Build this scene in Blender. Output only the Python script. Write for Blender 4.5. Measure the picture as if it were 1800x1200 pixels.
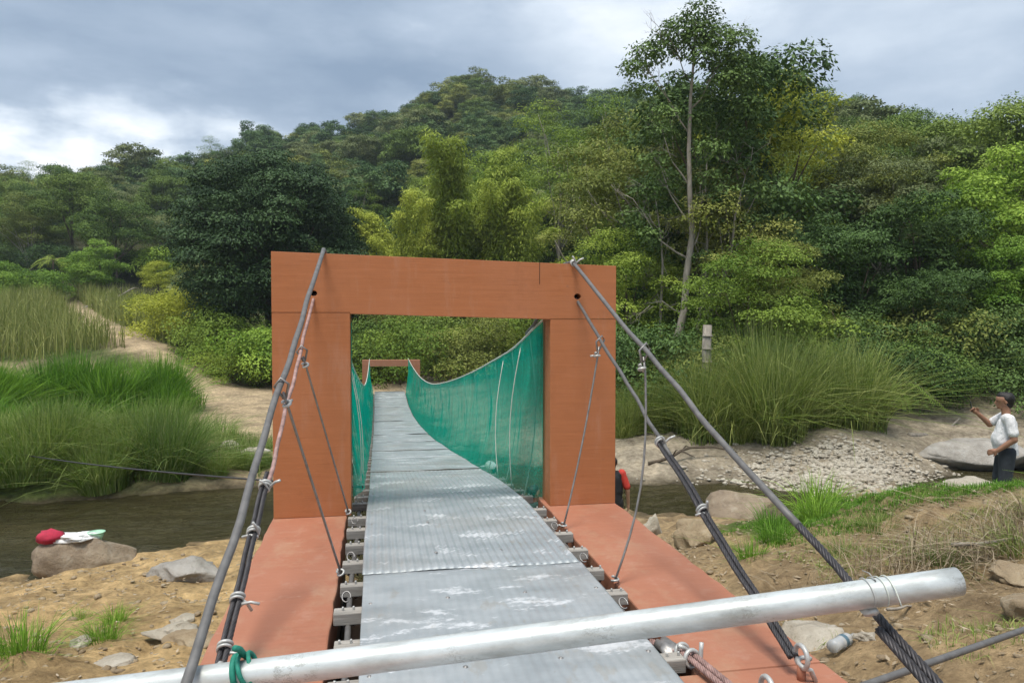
import bpy, bmesh, math, random
import numpy as np
from mathutils import Vector, Matrix

sc = bpy.context.scene
COL = sc.collection
for o in list(bpy.data.objects):
    bpy.data.objects.remove(o)

# ------------------------------------------------------------------ camera
YAW = math.radians(10.42)
cd = bpy.data.cameras.new('camera')
cam = bpy.data.objects.new('camera', cd)
COL.objects.link(cam)
cd.sensor_width = 36.0
cd.lens = 26.0
cd.clip_start = 0.05
cd.clip_end = 4000
cam.location = (0, 0, 1.82)
cam.rotation_euler = (math.radians(90) - math.atan(40 / 1300), 0, -YAW)
sc.camera = cam
FWD = Vector((math.sin(YAW), math.cos(YAW), 0))
RGT = Vector((math.cos(YAW), -math.sin(YAW), 0))

# ------------------------------------------------------------------ world: overcast sky with cloud layers
SUN_EL, SUN_AZ = math.radians(72), math.radians(215)     # compass azimuth from +Y, clockwise
world = bpy.data.worlds.new('World')
sc.world = world
world.use_nodes = True
wt = world.node_tree
wt.nodes.clear()
def wn(t, **kw):
    n = wt.nodes.new(t)
    for k, v in kw.items():
        setattr(n, k, v)
    return n
wl = wt.links.new
wo = wn('ShaderNodeOutputWorld')
bg = wn('ShaderNodeBackground')
bg.inputs['Strength'].default_value = 0.1
wl(bg.outputs[0], wo.inputs['Surface'])
sky = wn('ShaderNodeTexSky', sky_type='NISHITA')
sky.sun_disc = False
sky.sun_elevation = SUN_EL
sky.sun_rotation = SUN_AZ
sky.air_density = 1.0
sky.dust_density = 2.0
tc = wn('ShaderNodeTexCoord')
def wmath(op, a, b=None, c=None, clamp=False):
    n = wn('ShaderNodeMath', operation=op)
    n.use_clamp = clamp
    for i, v in enumerate((a, b, c)):
        if v is None: continue
        if isinstance(v, (int, float)): n.inputs[i].default_value = v
        else: wl(v, n.inputs[i])
    return n.outputs[0]
def wnoise(scale, detail, rough, vscale, loc=(0, 0, 0)):
    m = wn('ShaderNodeMapping')
    m.inputs['Scale'].default_value = vscale
    m.inputs['Location'].default_value = loc
    wl(tc.outputs['Generated'], m.inputs['Vector'])
    n = wn('ShaderNodeTexNoise')
    n.inputs['Scale'].default_value = scale
    n.inputs['Detail'].default_value = detail
    n.inputs['Roughness'].default_value = rough
    wl(m.outputs[0], n.inputs['Vector'])
    return n.outputs['Fac']
warp = wnoise(4.5, 6, 0.55, (1, 1, 2.2), (3.1, 0.7, 1.9))
def cloud_patch(direction, sxy, sz, lo, hi):
    """soft cloud patch round a direction of the sky dome, edge broken by noise; 1 inside, 0 outside"""
    s = wn('ShaderNodeVectorMath', operation='SUBTRACT')
    wl(tc.outputs['Generated'], s.inputs[0]); s.inputs[1].default_value = direction
    m = wn('ShaderNodeVectorMath', operation='MULTIPLY')
    wl(s.outputs[0], m.inputs[0]); m.inputs[1].default_value = (1 / sxy, 1 / sxy, 1 / sz)
    l = wn('ShaderNodeVectorMath', operation='LENGTH')
    wl(m.outputs[0], l.inputs[0])
    d = wmath('ADD', l.outputs['Value'], wmath('MULTIPLY', wmath('SUBTRACT', warp, 0.5), 3.0))
    r = wn('ShaderNodeMapRange', interpolation_type='SMOOTHSTEP')
    wl(d, r.inputs['Value'])
    r.inputs['From Min'].default_value = lo; r.inputs['From Max'].default_value = hi
    r.inputs['To Min'].default_value = 1.0; r.inputs['To Max'].default_value = 0.0
    return r.outputs['Result']
base_n = wnoise(1.6, 7, 0.5, (1, 1, 3.2), (0.4, 2.3, 0.2))
fine_n = wnoise(5.0, 8, 0.58, (1, 1, 3.0), (5.4, 1.3, 4.2))
tone = wmath('ADD', wmath('MULTIPLY', base_n, 0.75), wmath('MULTIPLY', fine_n, 0.35))
gap_a = cloud_patch((-0.42, 0.89, 0.185), 0.40, 0.070, 0.35, 1.15)     # pale break low over the left ridge
gap_b = cloud_patch((0.28, 0.87, 0.37), 0.20, 0.10, 0.2, 1.5)         # pale break beside the tall tree
bank = cloud_patch((-0.30, 0.88, 0.33), 0.62, 0.085, 0.3, 1.4)        # darker cloud bank above the break
tone = wmath('ADD', tone, wmath('MULTIPLY', gap_a, 0.46))
tone = wmath('ADD', tone, wmath('MULTIPLY', gap_b, 0.26))
tone = wmath('SUBTRACT', tone, wmath('MULTIPLY', bank, 0.16))
ramp = wn('ShaderNodeValToRGB')
wl(tone, ramp.inputs['Fac'])
cr = ramp.color_ramp
cr.elements[0].position = 0.32; cr.elements[0].color = (0.205, 0.275, 0.375, 1)
cr.elements[1].position = 0.95; cr.elements[1].color = (0.90, 0.92, 0.95, 1)
e = cr.elements.new(0.55); e.color = (0.36, 0.435, 0.535, 1)
e = cr.elements.new(0.72); e.color = (0.56, 0.63, 0.71, 1)
scl = wn('ShaderNodeVectorMath', operation='SCALE')
wl(ramp.outputs['Color'], scl.inputs[0]); scl.inputs['Scale'].default_value = 10.0   # Background runs at 0.1
mix = wn('ShaderNodeMix', data_type='RGBA')
mix.inputs['Factor'].default_value = 0.93
wl(sky.outputs['Color'], mix.inputs['A'])
wl(scl.outputs[0], mix.inputs['B'])
wl(mix.outputs['Result'], bg.inputs['Color'])

# ------------------------------------------------------------------ sun behind thin cloud
sd = bpy.data.lights.new('sun', 'SUN')
sun = bpy.data.objects.new('sun', sd)
COL.objects.link(sun)
sd.energy = 3.0
sd.angle = math.radians(20)
sd.color = (1.0, 0.95, 0.87)
sdir = Vector((math.sin(SUN_AZ) * math.cos(SUN_EL), math.cos(SUN_AZ) * math.cos(SUN_EL), math.sin(SUN_EL)))
sun.rotation_euler = (-sdir).to_track_quat('-Z', 'Y').to_euler()
sun.location = (0, -5, 30)

sc.view_settings.view_transform = 'Standard'
sc.view_settings.look = 'None'
sc.view_settings.gamma = 1.0
sc.view_settings.use_curve_mapping = False
sc.view_settings.exposure = 0.53
sc.render.engine = 'CYCLES'
sc.cycles.max_bounces = 5
sc.cycles.diffuse_bounces = 2
sc.cycles.transparent_max_bounces = 8
sc.cycles.use_denoising = True
sc.cycles.use_adaptive_sampling = True
sc.cycles.adaptive_threshold = 0.02

# ------------------------------------------------------------------ helpers
def link(o, parent=None):
    COL.objects.link(o)
    if parent is not None:
        o.parent = parent
    return o
def tag(o, label=None, cat=None, group=None, kind=None):
    if label: o['label'] = label
    if cat: o['category'] = cat
    if group: o['group'] = group
    if kind: o['kind'] = kind
    return o
def empty(name, loc=(0, 0, 0), rz=0.0):
    o = bpy.data.objects.new(name, None)
    o.location = loc
    o.rotation_euler = (0, 0, rz)
    o.empty_display_size = 0.2
    return link(o)
def meshdata(name, v, f, mat=None, smooth=False, attrs=None):
    me = bpy.data.meshes.new(name)
    v = np.asarray(v, dtype=np.float32).reshape(-1, 3)
    if isinstance(f, np.ndarray) and f.ndim == 2:
        nf, k = f.shape
        me.vertices.add(len(v)); me.vertices.foreach_set('co', v.ravel())
        me.loops.add(nf * k); me.loops.foreach_set('vertex_index', f.astype(np.int32).ravel())
        me.polygons.add(nf)
        me.polygons.foreach_set('loop_start', np.arange(0, nf * k, k, dtype=np.int32))
        me.update(calc_edges=True)
    else:
        me.from_pydata([tuple(p) for p in v.tolist()], [], [tuple(q) for q in f])
    if attrs:
        for an, (ty, arr) in attrs.items():
            a = me.attributes.new(an, ty, 'POINT')
            a.data.foreach_set('value' if ty == 'FLOAT' else 'color', np.asarray(arr, dtype=np.float32).ravel())
    if smooth:
        me.polygons.foreach_set('use_smooth', np.ones(len(me.polygons), dtype=bool))
    if mat: me.materials.append(mat)
    me.validate()
    return me
def obj(name, me, parent=None, loc=(0, 0, 0), rot=(0, 0, 0)):
    o = bpy.data.objects.new(name, me)
    o.location = loc
    o.rotation_euler = rot
    return link(o, parent)
class MB:
    def __init__(s): s.v = []; s.f = []
    def add(s, v, f):
        n = len(s.v)
        s.v += [tuple(p) for p in v]
        s.f += [tuple(i + n for i in q) for q in f]
        return s
    def box(s, x0, x1, y0, y1, z0, z1):
        return s.add([(x0, y0, z0), (x1, y0, z0), (x1, y1, z0), (x0, y1, z0), (x0, y0, z1), (x1, y0, z1), (x1, y1, z1), (x0, y1, z1)],
                     [(3, 2, 1, 0), (4, 5, 6, 7), (0, 1, 5, 4), (1, 2, 6, 5), (2, 3, 7, 6), (3, 0, 4, 7)])
    def tube(s, pts, r, n=8, cap=True):
        pts = [Vector(p) for p in pts]
        if not hasattr(r, '__len__'): r = [r] * len(pts)
        v = []; f = []
        up = Vector((0.13, 0.27, 1)).normalized()
        prev = None
        for i, p in enumerate(pts):
            t = (pts[min(i + 1, len(pts) - 1)] - pts[max(i - 1, 0)])
            t = t.normalized() if t.length > 1e-9 else Vector((0, 0, 1))
            a = prev if prev is not None else (up if abs(t.dot(up)) < 0.95 else Vector((1, 0, 0)))
            a = (a - t * a.dot(t)).normalized()
            prev = a
            b = t.cross(a)
            for k in range(n):
                an = 2 * math.pi * k / n
                v.append(p + (a * math.cos(an) + b * math.sin(an)) * r[i])
        for i in range(len(pts) - 1):
            for k in range(n):
                k2 = (k + 1) % n
                f.append((i * n + k, i * n + k2, (i + 1) * n + k2, (i + 1) * n + k))
        if cap:
            f.append(tuple(range(n - 1, -1, -1)))
            f.append(tuple((len(pts) - 1) * n + k for k in range(n)))
        return s.add(v, f)
    def lathe(s, prof, n=20, loc=(0, 0, 0)):
        v = []; f = []
        for (r, z) in prof:
            for k in range(n):
                a = 2 * math.pi * k / n
                v.append((loc[0] + r * math.cos(a), loc[1] + r * math.sin(a), loc[2] + z))
        for i in range(len(prof) - 1):
            for k in range(n):
                k2 = (k + 1) % n
                f.append((i * n + k, i * n + k2, (i + 1) * n + k2, (i + 1) * n + k))
        return s.add(v, f)
    def mesh(s, name, mat, smooth=False): return meshdata(name, s.v, s.f, mat, smooth)
    def build(s, name, mat, parent=None, smooth=False, loc=(0, 0, 0)): return obj(name, s.mesh(name, mat, smooth), parent, loc)
def bevel(o, w=0.01, seg=2):
    m = o.modifiers.new('bevel', 'BEVEL'); m.width = w; m.segments = seg; m.limit_method = 'ANGLE'
    return o
def lerp(a, b, t): return a + (b - a) * t
def bez(p0, p1, sag, n=24):
    """polyline hanging between two points"""
    p0, p1 = Vector(p0), Vector(p1)
    return [p0.lerp(p1, i / n) - Vector((0, 0, sag * 4 * (i / n) * (1 - i / n))) for i in range(n + 1)]

def vnoise(x, y, seed=0):
    x = np.asarray(x, dtype=np.float64); y = np.asarray(y, dtype=np.float64)
    xi = np.floor(x).astype(np.int64); yi = np.floor(y).astype(np.int64)
    xf = x - xi; yf = y - yi
    u = xf * xf * (3 - 2 * xf); w = yf * yf * (3 - 2 * yf)
    def h(a, b):
        n = (a * 374761393 + b * 668265263 + seed * 974711) & 0x7fffffff
        n = ((n ^ (n >> 13)) * 1274126177) & 0x7fffffff
        return ((n ^ (n >> 16)) & 0xffff) / 65535.0
    return (h(xi, yi) * (1 - u) + h(xi + 1, yi) * u) * (1 - w) + (h(xi, yi + 1) * (1 - u) + h(xi + 1, yi + 1) * u) * w - 0.5
def fbm(x, y, seed=0, oct=4):
    s = 0; a = 1.0; k = 1.0
    for i in range(oct):
        s = s + a * vnoise(x * k, y * k, seed + i * 17); a *= 0.5; k *= 2.03
    return s

# ------------------------------------------------------------------ materials
def material(name):
    m = bpy.data.materials.new(name)
    m.use_nodes = True
    nt = m.node_tree
    b = nt.nodes['Principled BSDF']
    return m, nt, b
def nnode(nt, t, **kw):
    n = nt.nodes.new(t)
    for k, v in kw.items(): setattr(n, k, v)
    return n
def noise_fac(nt, scale, detail=5, rough=0.55, vscale=(1, 1, 1), coord='Object', rot=(0, 0, 0)):
    t = nnode(nt, 'ShaderNodeTexCoord'); mp = nnode(nt, 'ShaderNodeMapping')
    mp.inputs['Scale'].default_value = vscale
    mp.inputs['Rotation'].default_value = rot
    nt.links.new(t.outputs[coord], mp.inputs['Vector'])
    n = nnode(nt, 'ShaderNodeTexNoise')
    n.inputs['Scale'].default_value = scale; n.inputs['Detail'].default_value = detail; n.inputs['Roughness'].default_value = rough
    nt.links.new(mp.outputs[0], n.inputs['Vector'])
    return n.outputs['Fac']
def ramp_of(nt, fac, stops):
    r = nnode(nt, 'ShaderNodeValToRGB')
    nt.links.new(fac, r.inputs['Fac'])
    el = r.color_ramp.elements
    while len(el) < len(stops): el.new(0.5)
    for e, (p, c) in zip(el, stops):
        e.position = p; e.color = (*c, 1) if len(c) == 3 else c
    return r.outputs['Color']
def mixc(nt, a, b, fac, mode='MIX'):
    m = nnode(nt, 'ShaderNodeMix', data_type='RGBA', blend_type=mode)
    for s, v in (('A', a), ('B', b)):
        if isinstance(v, tuple): m.inputs[s].default_value = (*v, 1)
        else: nt.links.new(v, m.inputs[s])
    if isinstance(fac, (int, float)): m.inputs['Factor'].default_value = fac
    else: nt.links.new(fac, m.inputs['Factor'])
    return m.outputs['Result']
def bump(nt, b, h, strength=0.3, dist=0.02, chain=None):
    n = nnode(nt, 'ShaderNodeBump')
    n.inputs['Strength'].default_value = strength; n.inputs['Distance'].default_value = dist
    nt.links.new(h, n.inputs['Height'])
    if chain is not None: nt.links.new(chain, n.inputs['Normal'])
    nt.links.new(n.outputs[0], b.inputs['Normal'])
    return n.outputs[0]
def simple(name, c, rough=0.6, metal=0.0, var=0.25, scale=8, bmp=0.2, bdist=0.01, vscale=(1, 1, 1), spec=0.4):
    m, nt, b = material(name)
    f = noise_fac(nt, scale, 6, 0.6, vscale)
    col = ramp_of(nt, f, [(0.25, tuple(x * (1 - var) for x in c)), (0.75, tuple(min(1, x * (1 + var)) for x in c))])
    nt.links.new(col, b.inputs['Base Color'])
    b.inputs['Roughness'].default_value = rough
    b.inputs['Metallic'].default_value = metal
    b.inputs['Specular IOR Level'].default_value = spec
    if bmp: bump(nt, b, noise_fac(nt, scale * 3, 6, 0.65, vscale), bmp, bdist)
    return m
M = {}
def paint(name, c, vs, mud=0.0):
    """roller-painted concrete: brush streaks, faint patches, chips of thinner paint"""
    m, nt, b = material(name)
    streak = noise_fac(nt, 6, 7, 0.65, vs)
    patch = noise_fac(nt, 1.3, 5, 0.6)
    col = ramp_of(nt, streak, [(0.2, tuple(x * 0.92 for x in c)), (0.55, c), (0.85, tuple(min(1, x * 1.08 + 0.008) for x in c))])
    col = mixc(nt, col, tuple(min(1, x * 1.0 + 0.03) for x in c), ramp_of(nt, patch, [(0.45, (0, 0, 0)), (0.8, (0.6, 0.6, 0.6))]))
    chip = ramp_of(nt, noise_fac(nt, 9, 9, 0.72, tuple(x * 1.6 for x in vs)), [(0.70, (0, 0, 0)), (0.76, (1, 1, 1))])
    col = mixc(nt, col, (0.55, 0.40, 0.33), mixc(nt, (0, 0, 0), chip, 0.35))
    dirt = ramp_of(nt, noise_fac(nt, 3.1, 8, 0.7, (1, 1, 0.6)), [(0.56, (0, 0, 0)), (0.75, (1, 1, 1))])
    col = mixc(nt, col, tuple(x * 0.62 for x in c), mixc(nt, (0, 0, 0), dirt, 0.4))
    if mud:
        dust = ramp_of(nt, noise_fac(nt, 1.7, 12, 0.74, (1.2, 0.8, 1)), [(0.50, (0, 0, 0)), (0.70, (1, 1, 1))])
        col = mixc(nt, col, (0.40, 0.28, 0.18), mixc(nt, (0, 0, 0), dust, mud))
        wear = ramp_of(nt, noise_fac(nt, 6.5, 12, 0.78, (0.7, 1.6, 1)), [(0.60, (0, 0, 0)), (0.66, (1, 1, 1))])
        col = mixc(nt, col, (0.46, 0.30, 0.23), mixc(nt, (0, 0, 0), wear, mud * 0.9))
    drip = ramp_of(nt, noise_fac(nt, 2.4, 9, 0.7, (2.2, 2.2, 0.35)), [(0.55, (0, 0, 0)), (0.72, (1, 1, 1))])
    col = mixc(nt, col, (0.50, 0.34, 0.26), mixc(nt, (0, 0, 0), drip, 0.26))
    scuff = ramp_of(nt, noise_fac(nt, 7.0, 10, 0.75), [(0.64, (0, 0, 0)), (0.70, (1, 1, 1))])
    col = mixc(nt, col, (0.23, 0.12, 0.08), mixc(nt, (0, 0, 0), scuff, 0.5))
    nt.links.new(col, b.inputs['Base Color'])
    b.inputs['Roughness'].default_value = 0.62
    b.inputs['Specular IOR Level'].default_value = 0.35
    n1 = bump(nt, b, streak, 0.35, 0.006)
    bump(nt, b, noise_fac(nt, 2.2, 3, 0.5), 0.25, 0.03, n1)
    return m
M['paint'] = paint('terracotta_paint', (0.41, 0.150, 0.057), (0.35, 0.35, 6.0))
M['paint_slab'] = paint('terracotta_floor_paint', (0.35, 0.142, 0.083), (0.5, 5.0, 1.0), 0.5)
M['paint_far'] = paint('faded_terracotta_paint', (0.36, 0.15, 0.085), (0.5, 0.5, 4.0))
M['hole'] = simple('hole_shade_and_joint', (0.02, 0.015, 0.012), 0.9)  # near-black colour for the shade inside the cable holes; also the casting joint
M['conc'] = simple('raw_concrete', (0.22, 0.18, 0.15), 0.9, scale=4, bmp=0.5)
M['trench'] = simple('damp_earth', (0.05, 0.033, 0.022), 0.95, scale=4, bmp=0.5)
def sheet_mat():
    m, nt, b = material('galvanised_sheet')
    f = noise_fac(nt, 2.0, 8, 0.62, (1, 2.2, 1))
    base = ramp_of(nt, f, [(0.3, (0.25, 0.28, 0.295)), (0.55, (0.33, 0.36, 0.375)), (0.8, (0.42, 0.445, 0.455))])
    ox = noise_fac(nt, 2.1, 14, 0.76, (0.8, 2.0, 1), rot=(0, 0, 0.15))
    oxm = ramp_of(nt, ox, [(0.555, (0, 0, 0)), (0.60, (0.7, 0.7, 0.7)), (0.70, (1, 1, 1))])
    col = mixc(nt, base, (0.66, 0.68, 0.70), oxm)
    dirt = ramp_of(nt, noise_fac(nt, 0.9, 6, 0.6), [(0.5, (0, 0, 0)), (0.75, (1, 1, 1))])
    col = mixc(nt, col, (0.22, 0.20, 0.16), mixc(nt, (0, 0, 0), dirt, 0.5))
    rust = ramp_of(nt, noise_fac(nt, 11, 10, 0.75), [(0.66, (0, 0, 0)), (0.72, (1, 1, 1))])
    col = mixc(nt, col, (0.16, 0.11, 0.07), mixc(nt, (0, 0, 0), rust, 0.45))
    foot = ramp_of(nt, noise_fac(nt, 4.5, 6, 0.6, (1.6, 0.8, 1)), [(0.60, (0, 0, 0)), (0.66, (1, 1, 1))])
    col = mixc(nt, col, (0.27, 0.24, 0.19), mixc(nt, (0, 0, 0), foot, 0.35))
    nt.links.new(col, b.inputs['Base Color'])
    b.inputs['Metallic'].default_value = 0.2
    rr = ramp_of(nt, f, [(0.3, (0.42, 0.42, 0.42)), (0.8, (0.62, 0.62, 0.62))])
    nt.links.new(rr, b.inputs['Roughness'])
    bump(nt, b, noise_fac(nt, 30, 6, 0.7), 0.15, 0.004)
    return m
M['sheet'] = sheet_mat()
def galv_mat():
    m, nt, b = material('galvanised_tube')
    f = noise_fac(nt, 5, 9, 0.68, (0.6, 2.0, 2.0))
    col = ramp_of(nt, f, [(0.30, (0.36, 0.37, 0.35)), (0.5, (0.55, 0.58, 0.57)), (0.72, (0.70, 0.74, 0.74))])
    crack = ramp_of(nt, noise_fac(nt, 9, 7, 0.75, (0.8, 1.4, 1.4)), [(0.480, (0, 0, 0)), (0.497, (1, 1, 1)), (0.503, (1, 1, 1)), (0.520, (0, 0, 0))])
    gate = ramp_of(nt, noise_fac(nt, 3.2, 5, 0.6), [(0.52, (0, 0, 0)), (0.66, (1, 1, 1))])
    col = mixc(nt, col, (0.16, 0.15, 0.12), mixc(nt, (0, 0, 0), crack, mixc(nt, (0, 0, 0), gate, 0.65)))
    spot = ramp_of(nt, noise_fac(nt, 26, 8, 0.7), [(0.66, (0, 0, 0)), (0.72, (1, 1, 1))])
    col = mixc(nt, col, (0.10, 0.085, 0.06), mixc(nt, (0, 0, 0), spot, 0.7))
    nt.links.new(col, b.inputs['Base Color'])
    b.inputs['Metallic'].default_value = 0.35
    b.inputs['Roughness'].default_value = 0.42
    bump(nt, b, noise_fac(nt, 22, 7, 0.7), 0.2, 0.003)
    return m
M['galv'] = galv_mat()
M['cable'] = simple('weathered_cable_sheath', (0.14, 0.135, 0.13), 0.55, 0.2, 0.3, 14, 0.4, 0.004)
M['cable_dark'] = simple('greased_wire_rope', (0.055, 0.052, 0.055), 0.5, 0.4, 0.4, 30, 0.4, 0.003)
M['cable_pale'] = simple('paint_splashed_cable', (0.30, 0.19, 0.17), 0.6, 0.1, 0.6, 18, 0.4, 0.004)
M['steel'] = simple('dull_steel_rod', (0.27, 0.26, 0.25), 0.45, 0.6, 0.3, 20, 0.2, 0.003)
M['clip'] = simple('zinc_clip', (0.47, 0.47, 0.45), 0.45, 0.3, 0.25, 30, 0.3, 0.003)
M['timber'] = simple('grey_timber', (0.30, 0.28, 0.25), 0.85, 0, 0.4, 5, 0.5, 0.006, (0.6, 9, 9))
M['twine'] = simple('pale_twine', (0.55, 0.58, 0.52), 0.8, 0, 0.2, 20)
def net_mat(name='green_shade_net', lo=0.58, hi=0.97):
    m, nt, b = material(name)
    out = nt.nodes['Material Output']
    f = noise_fac(nt, 3.0, 8, 0.72, (0.2, 3.4, 0.18))
    col = ramp_of(nt, f, [(0.3, (0.004, 0.36, 0.25)), (0.6, (0.008, 0.52, 0.37)), (0.85, (0.03, 0.66, 0.50))])
    nt.links.new(col, b.inputs['Base Color'])
    b.inputs['Roughness'].default_value = 0.7
    b.inputs['Specular IOR Level'].default_value = 0.0
    tl = nnode(nt, 'ShaderNodeBsdfTranslucent'); nt.links.new(col, tl.inputs['Color'])
    mx = nnode(nt, 'ShaderNodeMixShader'); mx.inputs[0].default_value = 0.5
    nt.links.new(b.outputs[0], mx.inputs[1]); nt.links.new(tl.outputs[0], mx.inputs[2])
    tr = nnode(nt, 'ShaderNodeBsdfTransparent')
    wv = noise_fac(nt, 9, 6, 0.75, (1, 3.0, 9.0))
    al = ramp_of(nt, wv, [(0.3, (lo, lo, lo)), (0.7, (hi, hi, hi))])
    attr = nnode(nt, 'ShaderNodeAttribute', attribute_name='thin')
    ml = nnode(nt, 'ShaderNodeMath', operation='SUBTRACT'); nt.links.new(al, ml.inputs[0]); nt.links.new(attr.outputs['Fac'], ml.inputs[1])
    fin = nnode(nt, 'ShaderNodeMixShader')
    nt.links.new(ml.outputs[0], fin.inputs[0]); nt.links.new(tr.outputs[0], fin.inputs[1]); nt.links.new(mx.outputs[0], fin.inputs[2])
    nt.links.new(fin.outputs[0], out.inputs['Surface'])
    return m
M['net'] = net_mat()
def leaf_mat(name, a, bcol, trans=0.3, rough=0.62, spec=0.15):
    """foliage: per-leaf tint between two colours, shifted a little from plant to plant"""
    m, nt, b = material(name)
    out = nt.nodes['Material Output']
    at = nnode(nt, 'ShaderNodeAttribute', attribute_name='tint')
    col = ramp_of(nt, at.outputs['Fac'], [(0.0, a), (1.0, bcol)])
    oi = nnode(nt, 'ShaderNodeObjectInfo')
    hs = nnode(nt, 'ShaderNodeHueSaturation')
    mr = nnode(nt, 'ShaderNodeMapRange'); nt.links.new(oi.outputs['Random'], mr.inputs['Value'])
    mr.inputs['To Min'].default_value = 0.485; mr.inputs['To Max'].default_value = 0.512
    mv = nnode(nt, 'ShaderNodeMapRange'); nt.links.new(oi.outputs['Random'], mv.inputs['Value'])
    mv.inputs['To Min'].default_value = 1.22; mv.inputs['To Max'].default_value = 0.75
    nt.links.new(mr.outputs[0], hs.inputs['Hue']); nt.links.new(mv.outputs[0], hs.inputs['Value'])
    nt.links.new(col, hs.inputs['Color'])
    nt.links.new(hs.outputs[0], b.inputs['Base Color'])
    b.inputs['Roughness'].default_value = rough
    b.inputs['Specular IOR Level'].default_value = spec
    tl = nnode(nt, 'ShaderNodeBsdfTranslucent'); nt.links.new(hs.outputs[0], tl.inputs['Color'])
    mx = nnode(nt, 'ShaderNodeMixShader'); mx.inputs[0].default_value = trans
    nt.links.new(b.outputs[0], mx.inputs[1]); nt.links.new(tl.outputs[0], mx.inputs[2])
    nt.links.new(mx.outputs[0], out.inputs['Surface'])
    return m
M['lf_dark'] = leaf_mat('leaf_deep_green', (0.036, 0.076, 0.016), (0.120, 0.205, 0.055), 0.14, 0.6, 0.2)
M['lf_dome'] = leaf_mat('leaf_dome_dark_green', (0.022, 0.052, 0.016), (0.080, 0.140, 0.048), 0.1, 0.6, 0.2)
M['lf_forest'] = leaf_mat('leaf_forest_green', (0.060, 0.110, 0.020), (0.195, 0.285, 0.062), 0.2)
M['lf_forest2'] = leaf_mat('leaf_blue_green', (0.050, 0.105, 0.034), (0.165, 0.255, 0.090), 0.18)
M['lf_olive'] = leaf_mat('leaf_olive', (0.110, 0.145, 0.026), (0.310, 0.345, 0.090), 0.22)
M['lf_grey'] = leaf_mat('leaf_grey_green', (0.100, 0.135, 0.042), (0.310, 0.350, 0.155), 0.22)
M['lf_mid'] = leaf_mat('leaf_mid_green', (0.090, 0.160, 0.020), (0.280, 0.385, 0.065), 0.24)
M['lf_bright'] = leaf_mat('leaf_bright_green', (0.115, 0.215, 0.024), (0.330, 0.480, 0.075), 0.26)
M['lf_yellow'] = leaf_mat('leaf_yellow_green', (0.185, 0.235, 0.022), (0.440, 0.490, 0.070), 0.28)
M['lf_bamboo'] = leaf_mat('leaf_bamboo', (0.180, 0.250, 0.026), (0.460, 0.540, 0.100), 0.3)
M['gr_green'] = leaf_mat('grass_fresh_green', (0.080, 0.190, 0.018), (0.250, 0.450, 0.060), 0.34)
M['gr_mix'] = leaf_mat('grass_green_and_straw', (0.105, 0.205, 0.024), (0.420, 0.450, 0.170), 0.32)
M['gr_tall'] = leaf_mat('grass_tall_olive', (0.120, 0.190, 0.028), (0.430, 0.470, 0.160), 0.32)
M['gr_dry'] = leaf_mat('grass_dry_yellow', (0.150, 0.200, 0.040), (0.400, 0.410, 0.150), 0.32)
M['gr_straw'] = leaf_mat('dead_straw', (0.240, 0.185, 0.110), (0.500, 0.420, 0.300), 0.2)
M['bark'] = simple('bark_brown', (0.11, 0.085, 0.06), 0.9, 0, 0.4, 6, 0.7, 0.02, (3, 3, 0.6))
M['bark_pale'] = simple('bark_pale_grey', (0.27, 0.24, 0.20), 0.85, 0, 0.45, 4, 0.6, 0.02, (2, 2, 0.7))
def rock_mat(name, a, b2, c=(0.3, 0.27, 0.22)):
    m, nt, b = material(name)
    f = noise_fac(nt, 1.6, 9, 0.65)
    col = ramp_of(nt, f, [(0.3, a), (0.6, b2)])
    st = ramp_of(nt, noise_fac(nt, 5, 9, 0.7), [(0.52, (0, 0, 0)), (0.68, (1, 1, 1))])
    col = mixc(nt, col, c, mixc(nt, (0, 0, 0), st, 0.5))
    nt.links.new(col, b.inputs['Base Color'])
    b.inputs['Roughness'].default_value = 0.85
    c1 = bump(nt, b, noise_fac(nt, 3, 10, 0.7), 0.8, 0.12)
    bump(nt, b, noise_fac(nt, 14, 10, 0.75), 0.8, 0.03, c1)
    return m
M['rk_tan'] = rock_mat('rock_tan', (0.24, 0.17, 0.10), (0.42, 0.33, 0.21), (0.50, 0.44, 0.34))
M['rk_grey'] = rock_mat('rock_grey', (0.22, 0.20, 0.17), (0.40, 0.37, 0.33), (0.46, 0.45, 0.42))
M['rk_pale'] = rock_mat('rock_pale', (0.34, 0.29, 0.22), (0.54, 0.49, 0.40), (0.64, 0.60, 0.52))
M['rk_purple'] = rock_mat('rock_purple_brown', (0.12, 0.085, 0.070), (0.23, 0.165, 0.125), (0.34, 0.27, 0.21))
M['rk_brown'] = rock_mat('rock_brown', (0.17, 0.125, 0.085), (0.33, 0.26, 0.18), (0.45, 0.39, 0.31))
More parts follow.
